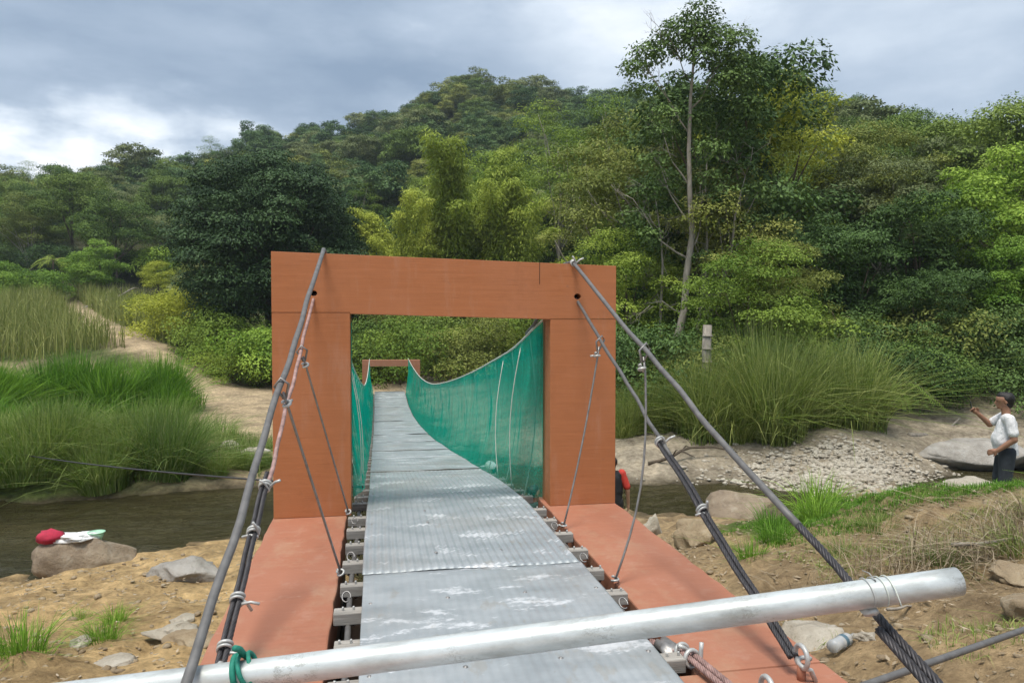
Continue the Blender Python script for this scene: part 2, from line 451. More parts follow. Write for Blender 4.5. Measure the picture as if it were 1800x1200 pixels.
def ground_mat():
    m, nt, b = material('river_bank_ground')
    at = nnode(nt, 'ShaderNodeAttribute', attribute_name='soil')
    n1 = noise_fac(nt, 0.9, 10, 0.66)
    n2 = noise_fac(nt, 7.0, 9, 0.7)
    col = mixc(nt, at.outputs['Color'], ramp_of(nt, n1, [(0.25, (0.45, 0.42, 0.38)), (0.45, (0.9, 0.88, 0.85)), (0.75, (1.6, 1.55, 1.45))]), 1.0, 'MULTIPLY')
    col = mixc(nt, col, ramp_of(nt, n2, [(0.3, (0.55, 0.52, 0.49)), (0.7, (1.4, 1.4, 1.4))]), 1.0, 'MULTIPLY')
    lit = ramp_of(nt, noise_fac(nt, 2.6, 12, 0.75, (1, 2.2, 1)), [(0.62, (0, 0, 0)), (0.70, (1, 1, 1))])
    col = mixc(nt, col, (0.52, 0.46, 0.36), mixc(nt, (0, 0, 0), lit, at.outputs['Alpha']))
    nt.links.new(col, b.inputs['Base Color'])
    b.inputs['Roughness'].default_value = 0.92
    b.inputs['Specular IOR Level'].default_value = 0.25
    c1 = bump(nt, b, noise_fac(nt, 3.5, 12, 0.72, (1, 1.6, 1)), 1.0, 0.22)
    bump(nt, b, noise_fac(nt, 22, 8, 0.7), 0.6, 0.02, c1)
    return m
M['ground'] = ground_mat()
def water_mat():
    m, nt, b = material('river_water')
    f = noise_fac(nt, 0.25, 5, 0.6, (0.4, 1, 1))
    col = ramp_of(nt, f, [(0.35, (0.055, 0.050, 0.018)), (0.65, (0.115, 0.098, 0.042))])
    nt.links.new(col, b.inputs['Base Color'])
    b.inputs['Roughness'].default_value = 0.06
    b.inputs['IOR'].default_value = 1.33
    c1 = bump(nt, b, noise_fac(nt, 1.5, 8, 0.66, (0.5, 2.4, 1), rot=(0, 0, 0.12)), 1.0, 1.3)
    bump(nt, b, noise_fac(nt, 5.0, 5, 0.6, (0.6, 2.2, 1), rot=(0, 0, -0.2)), 0.9, 0.3, c1)
    return m
M['water'] = water_mat()

# ------------------------------------------------------------------ terrain: one sheet through measured heights
CP = [(-2.93, 6.37, -1.00), (-2.29, 6.31, -1.05), (-1.52, 6.11, -1.00), (-4.02, 8.77, -1.50), (-3.16, 8.73, -1.55), (-2.06, 8.56, -1.50), (-5.26,
11.51, -2.05), (-4.06, 11.27, -2.00), (-2.71, 11.32, -1.90), (-1.98, 11.67, -1.85), (-2.16, 13.91, -2.20), (-6.17, 13.50, -2.45), (-5.10, 13.41,
-2.45), (-4.13, 14.08, -2.45), (-3.75, 14.44, -2.45), (-2.67, 15.15, -2.45), (-7.98, 17.50, -2.95), (-5.87, 17.99, -2.95), (-3.54, 18.60, -2.90),
(-8.70, 19.12, -2.45), (-6.82, 19.00, -2.45), (-4.95, 19.12, -2.45), (-2.96, 19.12, -2.45), (-9.15, 20.12, -2.25), (-6.42, 19.72, -2.20), (-3.78,
19.94, -2.25), (-5.00, 26.43, -2.25), (-4.27, 30.57, -2.25), (-8.83, 30.31, -2.10), (-11.50, 27.27, -2.00), (-9.14, 38.60, -2.10), (-6.49, 40.46,
-2.05), (-8.07, 48.24, -1.90), (-13.00, 40.13, -1.90), (-10.03, 42.43, -1.41), (-13.0, 47.1, 0.06), (-17.8, 54.1, 1.05), (-22.9, 50.8, -1.00),
(-11.48, 44.75, -0.76), (-20.3, 58.6, 1.40), (-28.0, 72.0, 3.00), (-30.0, 58.0, 1.80), (-23.0, 51.0, 0.41), (5.68, 14.49, -2.30), (4.34, 11.06,
-1.80), (3.86, 8.87, -1.40), (6.30, 13.14, -2.05), (4.97, 9.47, -1.35), (4.61, 7.48, -0.98), (5.82, 9.46, -1.15), (6.67, 9.40, -0.85), (6.90, 8.56,
-0.50), (7.59, 7.92, -0.25), (7.78, 7.79, -0.20), (3.58, 5.02, -0.75), (4.18, 4.58, -0.60), (3.99, 3.96, -0.45), (5.25, 5.23, -0.50), (6.03, 7.03,
-0.60), (4.13, 6.22, -0.85), (3.81, 6.67, -1.00), (11.45, 16.60, -2.05), (10.15, 17.85, -2.20), (14.37, 17.83, -2.15), (11.71, 19.07, -2.10), (7.45,
19.05, -2.25), (9.11, 19.04, -2.15), (6.98, 20.03, -2.15), (6.45, 18.50, -2.45), (7.73, 17.79, -2.45), (9.67, 17.57, -2.45), (7.55, 17.36, -2.75),
(9.28, 16.84, -2.70), (11.08, 16.75, -2.50), (14.06, 17.44, -2.60), (16.35, 18.04, -2.60), (18.96, 19.83, -1.90), (12.63, 19.12, -1.60), (8.81, 9.06,
-1.00), (8.61, 10.12, -1.40), (7.81, 11.08, -1.70), (9.84, 8.87, -0.90), (8.44, 7.60, -0.20), (-40.00, 14.00, -2.90), (-40.0, 20.5, -2.20), (-40.00,
9.00, -1.80), (40.00, 15.00, -2.80), (40.0, 22.0, -1.50), (40.00, 9.00, -0.60), (0.70, 4.00, -1.30), (0.70, 8.00, -1.90), (0.70, 11.00, -2.50), (0.70,
14.00, -2.90), (0.70, 18.50, -2.70), (0.70, 24.00, -2.55), (0.70, 31.00, -2.60), (0.70, 37.00, -2.35), (0.70, 42.00, -2.10), (-6.00, 0.00, -0.70),
(6.00, 0.00, -0.40), (0.00, -3.00, -0.50), (0.00, -10.00, -0.30), (-20.00, -10.00, -0.30), (20.00, -10.00, 0.00), (-20.00, 4.00, -1.20), (18.00, 4.00,
-0.30), (0.00, -60.00, 0.00), (-80.0, -20.0, 0.00), (80.0, -20.0, 0.00), (9.62, 24.68, -1.20), (13.06, 25.06, -1.00), (17.14, 24.31, -1.00), (22.41,
22.33, -1.00), (14.95, 43.03, 2.50), (21.8, 41.8, 4.00), (32.0, 39.9, 6.00), (42.2, 38.0, 6.00), (38.7, 74.3, 14.00), (56.8, 70.9, 14.50), (70.3,
63.4, 11.00), (-2.39, 53.34, -1.00), (7.44, 51.53, -0.50), (9.84, 43.97, 0.00), (-4.1, 92.3, 8.00), (12.9, 89.2, 9.00), (26.5, 86.7, 12.00), (-32.5,
72.1, 2.60), (-20.2, 69.8, 1.80), (-50.0, 110.9, 10.00), (-31.1, 107.4, 10.00), (-15.9, 104.7, 9.00), (-43.6, 69.1, 1.00), (-72.7, 115.1, 10.00),
(-18.3, 155.9, 28.00), (15.8, 149.7, 33.00), (44.2, 144.5, 36.00), (-131.7, 176.8, 16.86), (-177.8, 238.7, 15.17), (-289.8, 389.0, 10.12), (-97.7,
170.6, 18.59), (-131.9, 230.2, 16.73), (-214.9, 375.2, 11.15), (-75.0, 166.4, 20.32), (-101.2, 224.6, 18.29), (-165.0, 366.0, 12.19), (-55.7, 162.8,
23.78), (-75.2, 219.8, 21.40), (-122.5, 358.2, 14.27), (-41.3, 170.3, 27.00), (-55.7, 230.0, 24.30), (-90.8, 374.8, 16.20), (-30.4, 209.0, 40.82),
(-41.0, 282.2, 36.74), (-66.8, 459.9, 24.49), (-6.8, 225.0, 46.05), (-9.2, 303.8, 41.45), (-14.9, 495.1, 27.63), (18.8, 250.9, 63.67), (25.3, 338.7,
57.30), (41.3, 551.9, 38.20), (33.3, 258.4, 70.42), (44.9, 348.8, 63.38), (73.2, 568.4, 42.25), (56.6, 243.9, 60.78), (76.4, 329.3, 54.70), (124.5,
536.6, 36.47), (76.4, 219.9, 55.59), (103.2, 296.9, 50.03), (168.1, 483.8, 33.35), (75.8, 159.0, 38.74), (102.3, 214.6, 34.87), (166.7, 349.8, 23.25),
(77.2, 128.2, 30.19), (104.3, 173.1, 27.17), (169.9, 282.1, 18.11), (86.5, 116.3, 24.82), (116.7, 157.1, 22.34), (190.2, 256.0, 14.89), (93.5, 110.0,
21.74), (126.3, 148.4, 19.57), (205.8, 241.9, 13.05), (99.1, 98.8, 14.11), (133.8, 133.3, 12.70), (218.0, 217.3, 8.47), (119.8, 89.9, 8.05), (161.7,
121.3, 7.25), (263.5, 197.7, 4.83), (144.7, 85.3, 7.20), (195.4, 115.1, 6.48), (318.4, 187.6, 4.32)]
CP = np.array(CP)
def warpxy(x, y):
    r = np.sqrt(x * x + y * y) + 1e-6
    g = 10.0 * np.arcsinh(r / 10.0) / r
    return np.stack([x * g, y * g], -1)
def tps_kernel(d2): return np.where(d2 > 1e-12, 0.5 * d2 * np.log(np.maximum(d2, 1e-12)), 0.0)
_w = warpxy(CP[:, 0], CP[:, 1])
_K = tps_kernel(((_w[:, None] - _w[None]) ** 2).sum(-1)) + np.eye(len(_w)) * 0.25
_P = np.concatenate([np.ones((len(_w), 1)), _w], 1)
_A = np.block([[_K, _P], [_P.T, np.zeros((3, 3))]])
_sol = np.linalg.solve(_A, np.concatenate([CP[:, 2], np.zeros(3)]))
def gz(x, y):
    x = np.atleast_1d(np.asarray(x, dtype=np.float64)); y = np.atleast_1d(np.asarray(y, dtype=np.float64))
    out = np.empty(len(x))
    for i in range(0, len(x), 8000):
        q = warpxy(x[i:i + 8000], y[i:i + 8000])
        k = tps_kernel(((q[:, None] - _w[None]) ** 2).sum(-1))
        out[i:i + 8000] = k @ _sol[:-3] + _sol[-3] + q @ _sol[-2:]
    r = np.hypot(x, y)
    near = np.clip((60 - r) / 40, 0, 1)
    rough = fbm(x * 0.9, y * 0.9, 5, 4) * 0.22 + np.abs(fbm(x * 2.6, y * 3.4, 9, 3)) * 0.16 + fbm(x * 7.0, y * 9.0, 13, 3) * 0.05
    flat = np.clip(1 - np.maximum(np.abs(x - 0.7) - 1.9, 0) / 1.0, 0, 1) * np.clip((9 - y) / 2, 0, 1)
    out = out + rough * near * (1 - flat) + fbm(x * 0.06, y * 0.06, 31, 3) * 1.6 * np.clip((r - 70) / 60, 0, 1)
    out = np.where(flat > 0.3, np.minimum(out, -0.45), out)
    return out
def gz1(x, y): return float(gz([x], [y])[0])
WATER = -2.45
def axis(lo, hi, n, c, s):
    a = np.arcsinh((lo - c) / s); b = np.arcsinh((hi - c) / s)
    return np.sinh(np.linspace(a, b, n)) * s + c
gx = axis(-420, 460, 380, 2.0, 5.5)
gy = axis(-120, 620, 430, 9.0, 4.6)
GX, GY = np.meshgrid(gx, gy)
fx, fy = GX.ravel(), GY.ravel()
fz = gz(fx, fy)
ii = np.arange(len(gx) * len(gy)).reshape(len(gy), len(gx))
gf = np.stack([ii[:-1, :-1].ravel(), ii[:-1, 1:].ravel(), ii[1:, 1:].ravel(), ii[1:, :-1].ravel()], 1)
def sstep(a, b, x): t = np.clip((x - a) / (b - a), 0, 1); return t * t * (3 - 2 * t)
nz = fbm(fx * 0.5, fy * 0.5, 77, 4)
nb = fbm(fx * 0.13, fy * 0.13, 91, 3)
soil = np.zeros((len(fx), 4))
tan = np.array([0.60, 0.43, 0.22, 0.8]); brown = np.array([0.42, 0.31, 0.18, 0.9])
sand = np.array([0.47, 0.375, 0.25, 0.6]); gravel = np.array([0.44, 0.385, 0.30, 0.9])
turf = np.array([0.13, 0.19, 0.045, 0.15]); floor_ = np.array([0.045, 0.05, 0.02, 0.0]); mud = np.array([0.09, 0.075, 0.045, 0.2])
def put(colr, w): 
    global soil
    w = np.clip(w, 0, 1)[:, None]
    soil = soil * (1 - w) + colr * w
soil[:] = tan
put(brown, sstep(1.5, 3.0, fx + nz))
put(turf, sstep(5.4, 6.8, fx * 0.75 + fy * 0.35 - 2.5 + nz * 3.0) * sstep(9.0, 7.5, np.abs(fy - 8.2) * 2 + nz * 4) * sstep(-0.4, 0.3, nb + nz * 0.7 + 0.05))
far = sstep(16.0, 18.0, fy + fx * 0.03)
put(np.array([*sand[:3], 0.6]), far * sstep(2.0, 0.0, fx))
put(gravel, far * sstep(0.0, 2.0, fx) + sstep(14.5, 15.5, fy) * sstep(8.5, 9.5, fx) * sstep(-2.4, -2.25, fz))
put(turf * 1.1, far * sstep(-0.05, 0.25, nb + nz * 0.6) * sstep(-3, -8, fx) * sstep(24, 20, fy))
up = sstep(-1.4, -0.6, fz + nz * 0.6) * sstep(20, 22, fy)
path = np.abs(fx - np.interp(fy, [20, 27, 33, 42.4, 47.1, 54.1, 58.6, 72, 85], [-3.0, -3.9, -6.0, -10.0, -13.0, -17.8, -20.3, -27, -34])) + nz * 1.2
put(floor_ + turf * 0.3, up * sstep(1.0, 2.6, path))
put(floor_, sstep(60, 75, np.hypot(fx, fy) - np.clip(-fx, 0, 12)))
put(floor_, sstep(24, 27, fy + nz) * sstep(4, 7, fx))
put(mud, sstep(-2.30, -2.48, fz))
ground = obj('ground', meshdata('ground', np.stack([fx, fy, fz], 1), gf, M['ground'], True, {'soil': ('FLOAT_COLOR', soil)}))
tag(ground, 'sloping earth and sand river banks rising into a wooded hillside', kind='structure')
wx = np.concatenate([[-160, -100, -60, -40], np.arange(-26, 26.01, 0.13), [40, 60, 100, 160]]); wy = np.concatenate([np.arange(8.5, 24.01, 0.10), [30, 38, 46]])
WX, WY = np.meshgrid(wx, wy)
u_, v_ = WX.ravel(), WY.ravel()
wz = fbm(u_ * 0.9 + v_ * 0.2, v_ * 3.2, 51, 4) * 0.055 + fbm(u_ * 0.35, v_ * 1.1 + u_ * 0.15, 57, 3) * 0.06
wz *= np.clip((26 - np.abs(u_)) / 4, 0, 1) * np.clip((24 - v_) / 3, 0, 1)
wi = np.arange(len(wx) * len(wy)).reshape(len(wy), len(wx))
wf = np.stack([wi[:-1, :-1].ravel(), wi[:-1, 1:].ravel(), wi[1:, 1:].ravel(), wi[1:, :-1].ravel()], 1)
water = obj('river_water', meshdata('river_water', np.stack([u_, v_, wz], 1), wf, M['water'], True), None, (0, 0, WATER))
tag(water, 'murky olive river with small ripples', kind='structure')

# ------------------------------------------------------------------ abutment: two painted slabs beside a dark trench
PY = 6.95                       # front face of the near portal
AX0, AX1, SX0, SX1 = -0.935, -0.275, 1.615, 2.325
ab = tag(empty('abutment', (0.7, 4, -0.9)), 'terracotta painted concrete abutment slabs flanking the metal walkway', 'abutment')
def apart(name, mb, mat, w=0.012): 
    o = mb.build(name, mat, ab, loc=(-0.7, -4, 0.9)); return bevel(o, w) if w else o
def slab(x0, x1, y0, y1, z0, z1, jag=None):
    """slab with a slightly wavering edge"""
    n = 26; rr = random.Random(int((x0 + 9) * 77))
    mb = MB(); v = []
    for i in range(n + 1):
        y = lerp(y0, y1, i / n)
        j0 = (rr.uniform(-1, 1) * 0.008); j1 = (rr.uniform(-1, 1) * 0.008)
        v += [(x0 + j0, y, z0), (x1 + j1, y, z0), (x1 + j1, y, z1), (x0 + j0, y, z1)]
    f = []
    for i in range(n):
        a, b = 4 * i, 4 * i + 4
        f += [(a + 3, a + 2, b + 2, b + 3), (a, b, b + 1, a + 1), (a, a + 3, b + 3, b), (a + 1, b + 1, b + 2, a + 2)]
    f += [(0, 1, 2, 3), (4 * n + 3, 4 * n + 2, 4 * n + 1, 4 * n)]
    return mb.add(v, f)
apart('slab', slab(AX0, AX1, 3.52, PY + 0.40, -0.30, 0.0), M['paint_slab'])
apart('slab', slab(SX0, SX1, 3.52, PY + 0.40, -0.30, 0.0), M['paint_slab'])
apart('slab', slab(AX0 - 0.001, SX1 + 0.001, -1.2, 3.515, -0.30, -0.003), M['paint_slab'])
apart('footing', MB().box(AX0 + 0.04, AX1 - 0.03, 3.6, PY + 0.36, -2.2, -0.302), M['conc'])
apart('footing', MB().box(SX0 + 0.03, SX1 - 0.04, 3.6, PY + 0.36, -2.2, -0.302), M['conc'])
apart('footing', MB().box(AX0 + 0.04, SX1 - 0.04, -1.1, 3.5, -1.6, -0.302), M['conc'])
apart('trench_floor', MB().box(AX1 - 0.02, SX0 + 0.02, 3.505, PY + 0.3, -1.5, -0.75), M['trench'], 0)

# ------------------------------------------------------------------ near portal frame
def portal(name, label, x0, x1, y0, thick, zb, zt0, zt1, ox0, ox1, oz0, oz1, mat, holes):
    root = tag(empty(name, ((x0 + x1) / 2, y0 + thick / 2, zb)), label, 'portal frame')
    off = (-root.location.x, -root.location.y, -root.location.z)
    y1 = y0 + thick
    zc0, zc1 = oz0, oz1           # joint between columns and lintel
    def prism(pts, dy=0.0):
        n = len(pts)
        v = [(x, y0 + dy, z) for x, z in pts] + [(x, y1 - dy, z) for x, z in pts]
        f = [tuple(range(n)), tuple(range(2 * n - 1, n - 1, -1))]
        f += [(i, i + n, (i + 1) % n + n, (i + 1) % n) for i in range(n)]
        return MB().add(v, f)
    jl = lerp(oz0, oz1, 0)
    for (a, b, zt) in ((x0, ox0, oz0 + 0.012), (ox1, x1, oz1 + 0.004)):
        o = prism([(a, zb), (b, zb), (b, zt), (a, zt)], 0.003).build('column', mat, root, loc=off); bevel(o, 0.004)
    # lintel, with real round holes cut through where a cable passes
    if not holes:
        o = prism([(x0, oz0 + 0.013), (ox0, oz0 + 0.013), (ox0, oz0), (ox1, oz1), (ox1, oz1 + 0.005), (x1, oz1 + 0.005), (x1, zt1), (x0, zt0)]).build('lintel', mat, root, loc=off)
    else:
        bm = bmesh.new()
        pts = [(x0, oz0 + 0.013), (ox0, oz0 + 0.013), (ox0, oz0), (ox1, oz1), (ox1, oz1 + 0.005), (x1, oz1 + 0.005), (x1, zt1), (x0, zt0)]
        rings = []
        for y in (y0, y1):
            ov = [bm.verts.new((x, y, z)) for x, z in pts]
            es = [bm.edges.new((ov[i], ov[(i + 1) % len(ov)])) for i in range(len(ov))]
            hs = []
            for (hx, hz, hr) in holes:
                hv = [bm.verts.new((hx + hr * math.cos(k * math.pi / 8), y, hz + hr * 0.85 * math.sin(k * math.pi / 8))) for k in range(16)]
                es += [bm.edges.new((hv[i], hv[(i + 1) % 16])) for i in range(16)]
                hs.append(hv)
            bmesh.ops.triangle_fill(bm, use_beauty=True, use_dissolve=False, edges=es, normal=(0, -1 if y == y0 else 1, 0))
            rings.append((ov, hs))
        (a, ha), (b, hb) = rings
        n = len(a)
        for i in range(n): bm.faces.new((a[i], b[i], b[(i + 1) % n], a[(i + 1) % n]))
        for p, q in zip(ha, hb):
            for i in range(16): bm.faces.new((p[i], p[(i + 1) % 16], q[(i + 1) % 16], q[i]))
        bmesh.ops.recalc_face_normals(bm, faces=bm.faces)
        me = bpy.data.meshes.new('lintel'); bm.to_mesh(me); bm.free(); me.materials.append(mat)
        o = obj('lintel', me, root, off)
    bevel(o, 0.004)
    return root, o
HL, HR = (-0.555, 2.05, 0.030), (1.925, 2.035, 0.034)
near_portal, lintel = portal('portal_frame', 'large terracotta painted concrete portal frame at the near end of the footbridge',
    -0.925, 2.315, PY, 0.35, 0.002, 2.425, 2.335, -0.235, 1.655, 1.865, 1.815, M['paint'], [HL, HR])
# near-black boxes set in the cable holes, standing in for the shade inside
for hx, hz, hr in (HL, HR):
    MB().box(hx - hr, hx + hr, PY + 0.20, PY + 0.34, hz - hr, hz + hr).build('hole_shade_plug', M['hole'], lintel)
# hairline casting joint on the lintel
MB().box(1.545, 1.550, PY - 0.002, PY + 0.01, 2.15, 2.36).build('casting_joint', M['hole'], lintel)

# far portal
FY = 38.2
portal('portal_frame', 'small faded terracotta portal frame at the far end of the footbridge', -0.70, 2.22, FY, 0.4, -2.6, -0.28, -0.30, -0.30, 1.83, -0.60, -0.62, M['paint_far'], None)

# ------------------------------------------------------------------ the bridge: sheets on timber sleepers, side cables, nets
DY = np.array([-1, 2, 6.0, 7.0, 8.6, 11.2, 14.2, 19.4, 26, 31, 34, 38.2, 42])
DZ = np.array([.075, .075, .07, .045, -.10, -.40, -.74, -1.30, -1.84, -2.10, -2.14, -1.96, -1.96])
def smooth_interp(Y, A, B):
    # cubic Hermite through the table
    m = np.gradient(B, A)
    Y = np.asarray(Y, float); i = np.clip(np.searchsorted(A, Y) - 1, 0, len(A) - 2)
    h = A[i + 1] - A[i]; t = (Y - A[i]) / h
    return ((2 * t**3 - 3 * t**2 + 1) * B[i] + (t**3 - 2 * t**2 + t) * h * m[i] + (-2 * t**3 + 3 * t**2) * B[i + 1] + (t**3 - t**2) * h * m[i + 1])
def dz(y): return float(smooth_interp([y], DY, DZ)[0])
DX0, DX1 = -0.09, 1.44
br = tag(empty('suspension_footbridge', (0.7, 7, 0)), 'narrow suspension footbridge with grey metal deck and green side nets crossing the river', 'footbridge')
boff = (-0.7, -7, 0)
seams = [-0.6, 1.9, 5.12, 10.4, 12.9, 15.0, 18.1, 21.2, 24.3, 27.4, 30.5, 33.6, 36.4, 38.9]
for i in range(len(seams) - 1):
    y0, y1 = seams[i], seams[i + 1]
    pitch = 0.0555; amp = [0.0012, 0.0018, 0.0055, 0.0016][min(i, 3)]
    npx = 28 * (6 if i < 4 else 3)
    xs = np.linspace(DX0, DX1, npx + 1)
    ny = int((y1 - y0) / (0.10 if i < 4 else 0.3)) + 1
    ys = np.linspace(y0 - 0.04, y1, ny + 1)
    X, Y = np.meshgrid(xs, ys)
    rs = np.random.RandomState(40 + i)
    Z = smooth_interp(Y.ravel(), DY, DZ).reshape(Y.shape) + amp * np.clip((y1 - Y) / 0.25, 0.12, 1) * np.clip((Y - y0 + 0.04) / 0.1, 0.1, 1) * np.sin((X - DX0) / pitch * 2 * np.pi)
    Z += (fbm(X * 1.7 + i * 9, Y * 0.9, 3 + i, 3)) * 0.018                       # dents and waves
    Z += 0.003 * (i % 2) + 0.004 * np.clip(1 - (Y - y0) / 0.12, 0, 1) * (i > 0)  # lapped edge
    edge = np.clip((Y - y1 + 0.1) / 0.1, 0, 1); Z -= 0.004 * edge
    X = X + fbm(Y * 0.6, X * 0 + i, 12, 2) * 0.02
    vv = np.stack([X.ravel(), Y.ravel(), Z.ravel()], 1)
    k = np.arange((ny + 1) * (npx + 1)).reshape(ny + 1, npx + 1)
    ff = np.stack([k[:-1, :-1].ravel(), k[:-1, 1:].ravel(), k[1:, 1:].ravel(), k[1:, :-1].ravel()], 1)
    o = obj('deck_sheet', meshdata('deck_sheet', vv, ff, M['sheet'], True), br, boff)
    sl = o.modifiers.new('thick', 'SOLIDIFY'); sl.thickness = 0.003; sl.offset = -1
    if i in (1, 2):
        for y in (2.9, 3.62, 4.55, 5.47, 6.38, 6.80, 7.95, 9.1):
            if not y0 < y < y1: continue
            for x in (DX0 + 0.05, DX0 + 0.52, DX0 + 1.01, DX1 - 0.05):
                z_ = float(np.interp(y, ys, Z[:, int((x - DX0) / (DX1 - DX0) * npx)]))
                MB().lathe([(0.0, 0.006), (0.006, 0.005), (0.009, 0.001), (0.014, 0.0005), (0.014, -0.004)], 10, (x, y, z_ + 0.001)).build('screw', M['steel'], o, True)
# sleepers
rr = random.Random(5)
ys = [3.62, 4.08, 4.55, 5.00, 5.47, 5.93, 6.38, 6.80, 7.5, 7.95] + [8.5 + 0.6 * k for k in range(50)]
for k, y in enumerate(ys):
    z = dz(y) - 0.032
    x0 = AX1 + 0.012 + rr.uniform(0, 0.03); x1 = SX0 - 0.012 - rr.uniform(0, 0.03)
    if PY - 0.1 < y < PY + 0.5: x0, x1 = -0.22, 1.63
    h = 0.075 if k < 10 else 0.06
    w = rr.uniform(0.036, 0.05)
    mb = MB().box(x0, x1, y - w, y + w, z - h, z)
    o = mb.build('sleeper', M['timber'], br, loc=boff)
    if k < 14: bevel(o, 0.006)
    o.rotation_euler = (0, 0, 0)
# side cables under the sleepers with bolts and loops
for side, x in (('l', -0.175), ('r', 1.525)):
    pts = [(x + 0.008 * math.sin(y * 2.1), y, dz(y) - 0.032 - 0.088) for y in np.arange(2.2, 39.5, 0.35)]
    if side == 'r': pts = [p for p in pts if p[1] > 4.0]
    else: pts = [p for p in pts if p[1] > 3.0]
    sc_o = MB().tube(pts, 0.019, 8).build('side_cable', M['cable'], br, True, boff)
    for k, y in enumerate(ys[:14]):
        for s in (-1, 1):
            z = dz(y) - 0.032
            lp = [(x + s * 0.032, y, z - 0.10), (x + s * 0.032, y, z + 0.016), (x + s * 0.030, y, z + 0.022)]
            MB().tube(lp, 0.007, 6).build('bolt', M['clip'], sc_o, True)
    for k, y in enumerate((3.75, 4.72, 5.55, 6.62) if side == 'l' else (4.3, 5.2, 6.1)):
        c = Vector((x - 0.02, y + 0.05, dz(y) - 0.05)); rad = 0.038
        lp = [c + Vector((rad * math.cos(a) * 0.7, rad * math.sin(a) * 0.8, rad * math.sin(a) * 0.6 + 0.02)) for a in np.linspace(-0.4, 2 * math.pi - 1.0, 16)]
        MB().tube(lp, 0.0045, 6).build('wire_loop', M['steel'], sc_o, True)
# nets and hand cables
NY = np.array([7.15, 8.2, 10.4, 14.2, 17.4, 21.2, 27, 33, 38.2]); NZ = np.array([1.80, 1.55, 1.20, .69, .32, -.05, -.33, -.33, -.20])
def nzt(y): return float(smooth_interp([y], NY, NZ)[0])
for sgn, xb, xt in ((-1, DX0 - 0.05, -0.33), (1, DX1 + 0.02, 1.60)):
    ny, nv = 260, 14
    yy = 7.18 + (38.0 - 7.18) * np.linspace(0, 1, ny + 1) ** 1.5
    T = np.linspace(0, 1, nv + 1)
    Yg, Tg = np.meshgrid(yy, T)
    zb = smooth_interp(Yg.ravel(), DY, DZ).reshape(Yg.shape) - 0.02
    zt = smooth_interp(Yg.ravel(), NY, NZ).reshape(Yg.shape) + 0.012 * np.sin(Yg * 3.1)
    if sgn < 0: zb = zb + 0.10 * np.clip((8.6 - Yg) / 1.2, 0, 1)
    belly = np.sin(Tg * np.pi)
    fold = fbm(Yg * 2.6, Tg * 2.3 + 3 * sgn, 21, 3) * 0.06 + fbm(Yg * 7.0 + Tg * 0.8, Tg * 0.5, 23, 2) * 0.022
    Xg = xb + (xt - xb) * Tg + sgn * belly * 0.05 + fold * (0.25 + belly)
    fl = np.clip((7.75 - Yg) / 0.57, 0, 1) ** 2
    Xg = Xg * (1 - fl) + fl * (1.635 if sgn > 0 else -0.225)
    Zg = zb + (zt - zb) * Tg
    thin = 0.45 * np.clip(1 - Tg * 4.0, 0, 1) * np.clip((11.5 - Yg) / 3.0, 0, 1) + 0.08 * np.clip((9 - Yg) / 2, 0, 1)
    if sgn < 0: thin = thin * 0.15
    k = np.arange((nv + 1) * (ny + 1)).reshape(nv + 1, ny + 1)
    ff = np.stack([k[:-1, :-1].ravel(), k[:-1, 1:].ravel(), k[1:, 1:].ravel(), k[1:, :-1].ravel()], 1)
    obj('side_net', meshdata('side_net', np.stack([Xg.ravel(), Yg.ravel(), Zg.ravel()], 1), ff, M['net'], True, {'thin': ('FLOAT', thin.ravel())}), br, boff)
    hx = HR[0] if sgn > 0 else HL[0]; hz = HR[1]
    pts = [(hx, PY + 0.1, hz), (lerp(hx, xt, 0.55), PY + 0.36, lerp(hz, nzt(7.3), 0.6))] + [(xt, y, nzt(y)) for y in np.arange(7.5, 38.4, 0.5)]
    MB().tube(pts, 0.012, 8).build('hand_cable', M['twine'], br, True, boff)
    # main cable over the portal top joins the hand cable further out
    tx = 1.88 if sgn > 0 else -0.47
    tz = 2.35 if sgn > 0 else 2.43
    pts = [(tx, PY + 0.02, tz + 0.02), (tx, PY + 0.34, tz + 0.02), (tx, PY + 0.39, tz - 0.04), (lerp(tx, xt, 0.5), PY + 0.42, tz - 0.3), (xt, PY + 0.5, nzt(7.45) + 0.03), (xt, PY + 0.9, nzt(7.85) + 0.03)]
    MB().tube(pts, 0.018, 8).build('main_cable', M['cable'], br, True, boff)
    gh = random.Random(17 + sgn)
    for k, y in enumerate([7.75, 8.15, 8.8, 9.3, 10.1, 11.0, 12.3, 13.8, 15.2, 17, 19, 21.5, 24, 27, 30, 33, 36]):
        a = Vector((xt + sgn * 0.012, y, nzt(y))); b = Vector((xb + sgn * 0.035, y + gh.uniform(-0.35, 0.15), dz(y) - 0.06))
        w_ = 0.10 if k not in (1, 3) else -0.075
        pts = [a.lerp(b, t) + Vector((sgn * w_, 0, 0)) * math.sin(math.pi * t) for t in np.linspace(0, 1, 9)]
        MB().tube(pts, 0.0055, 6).build('hanger', M['twine'], br, True, boff)

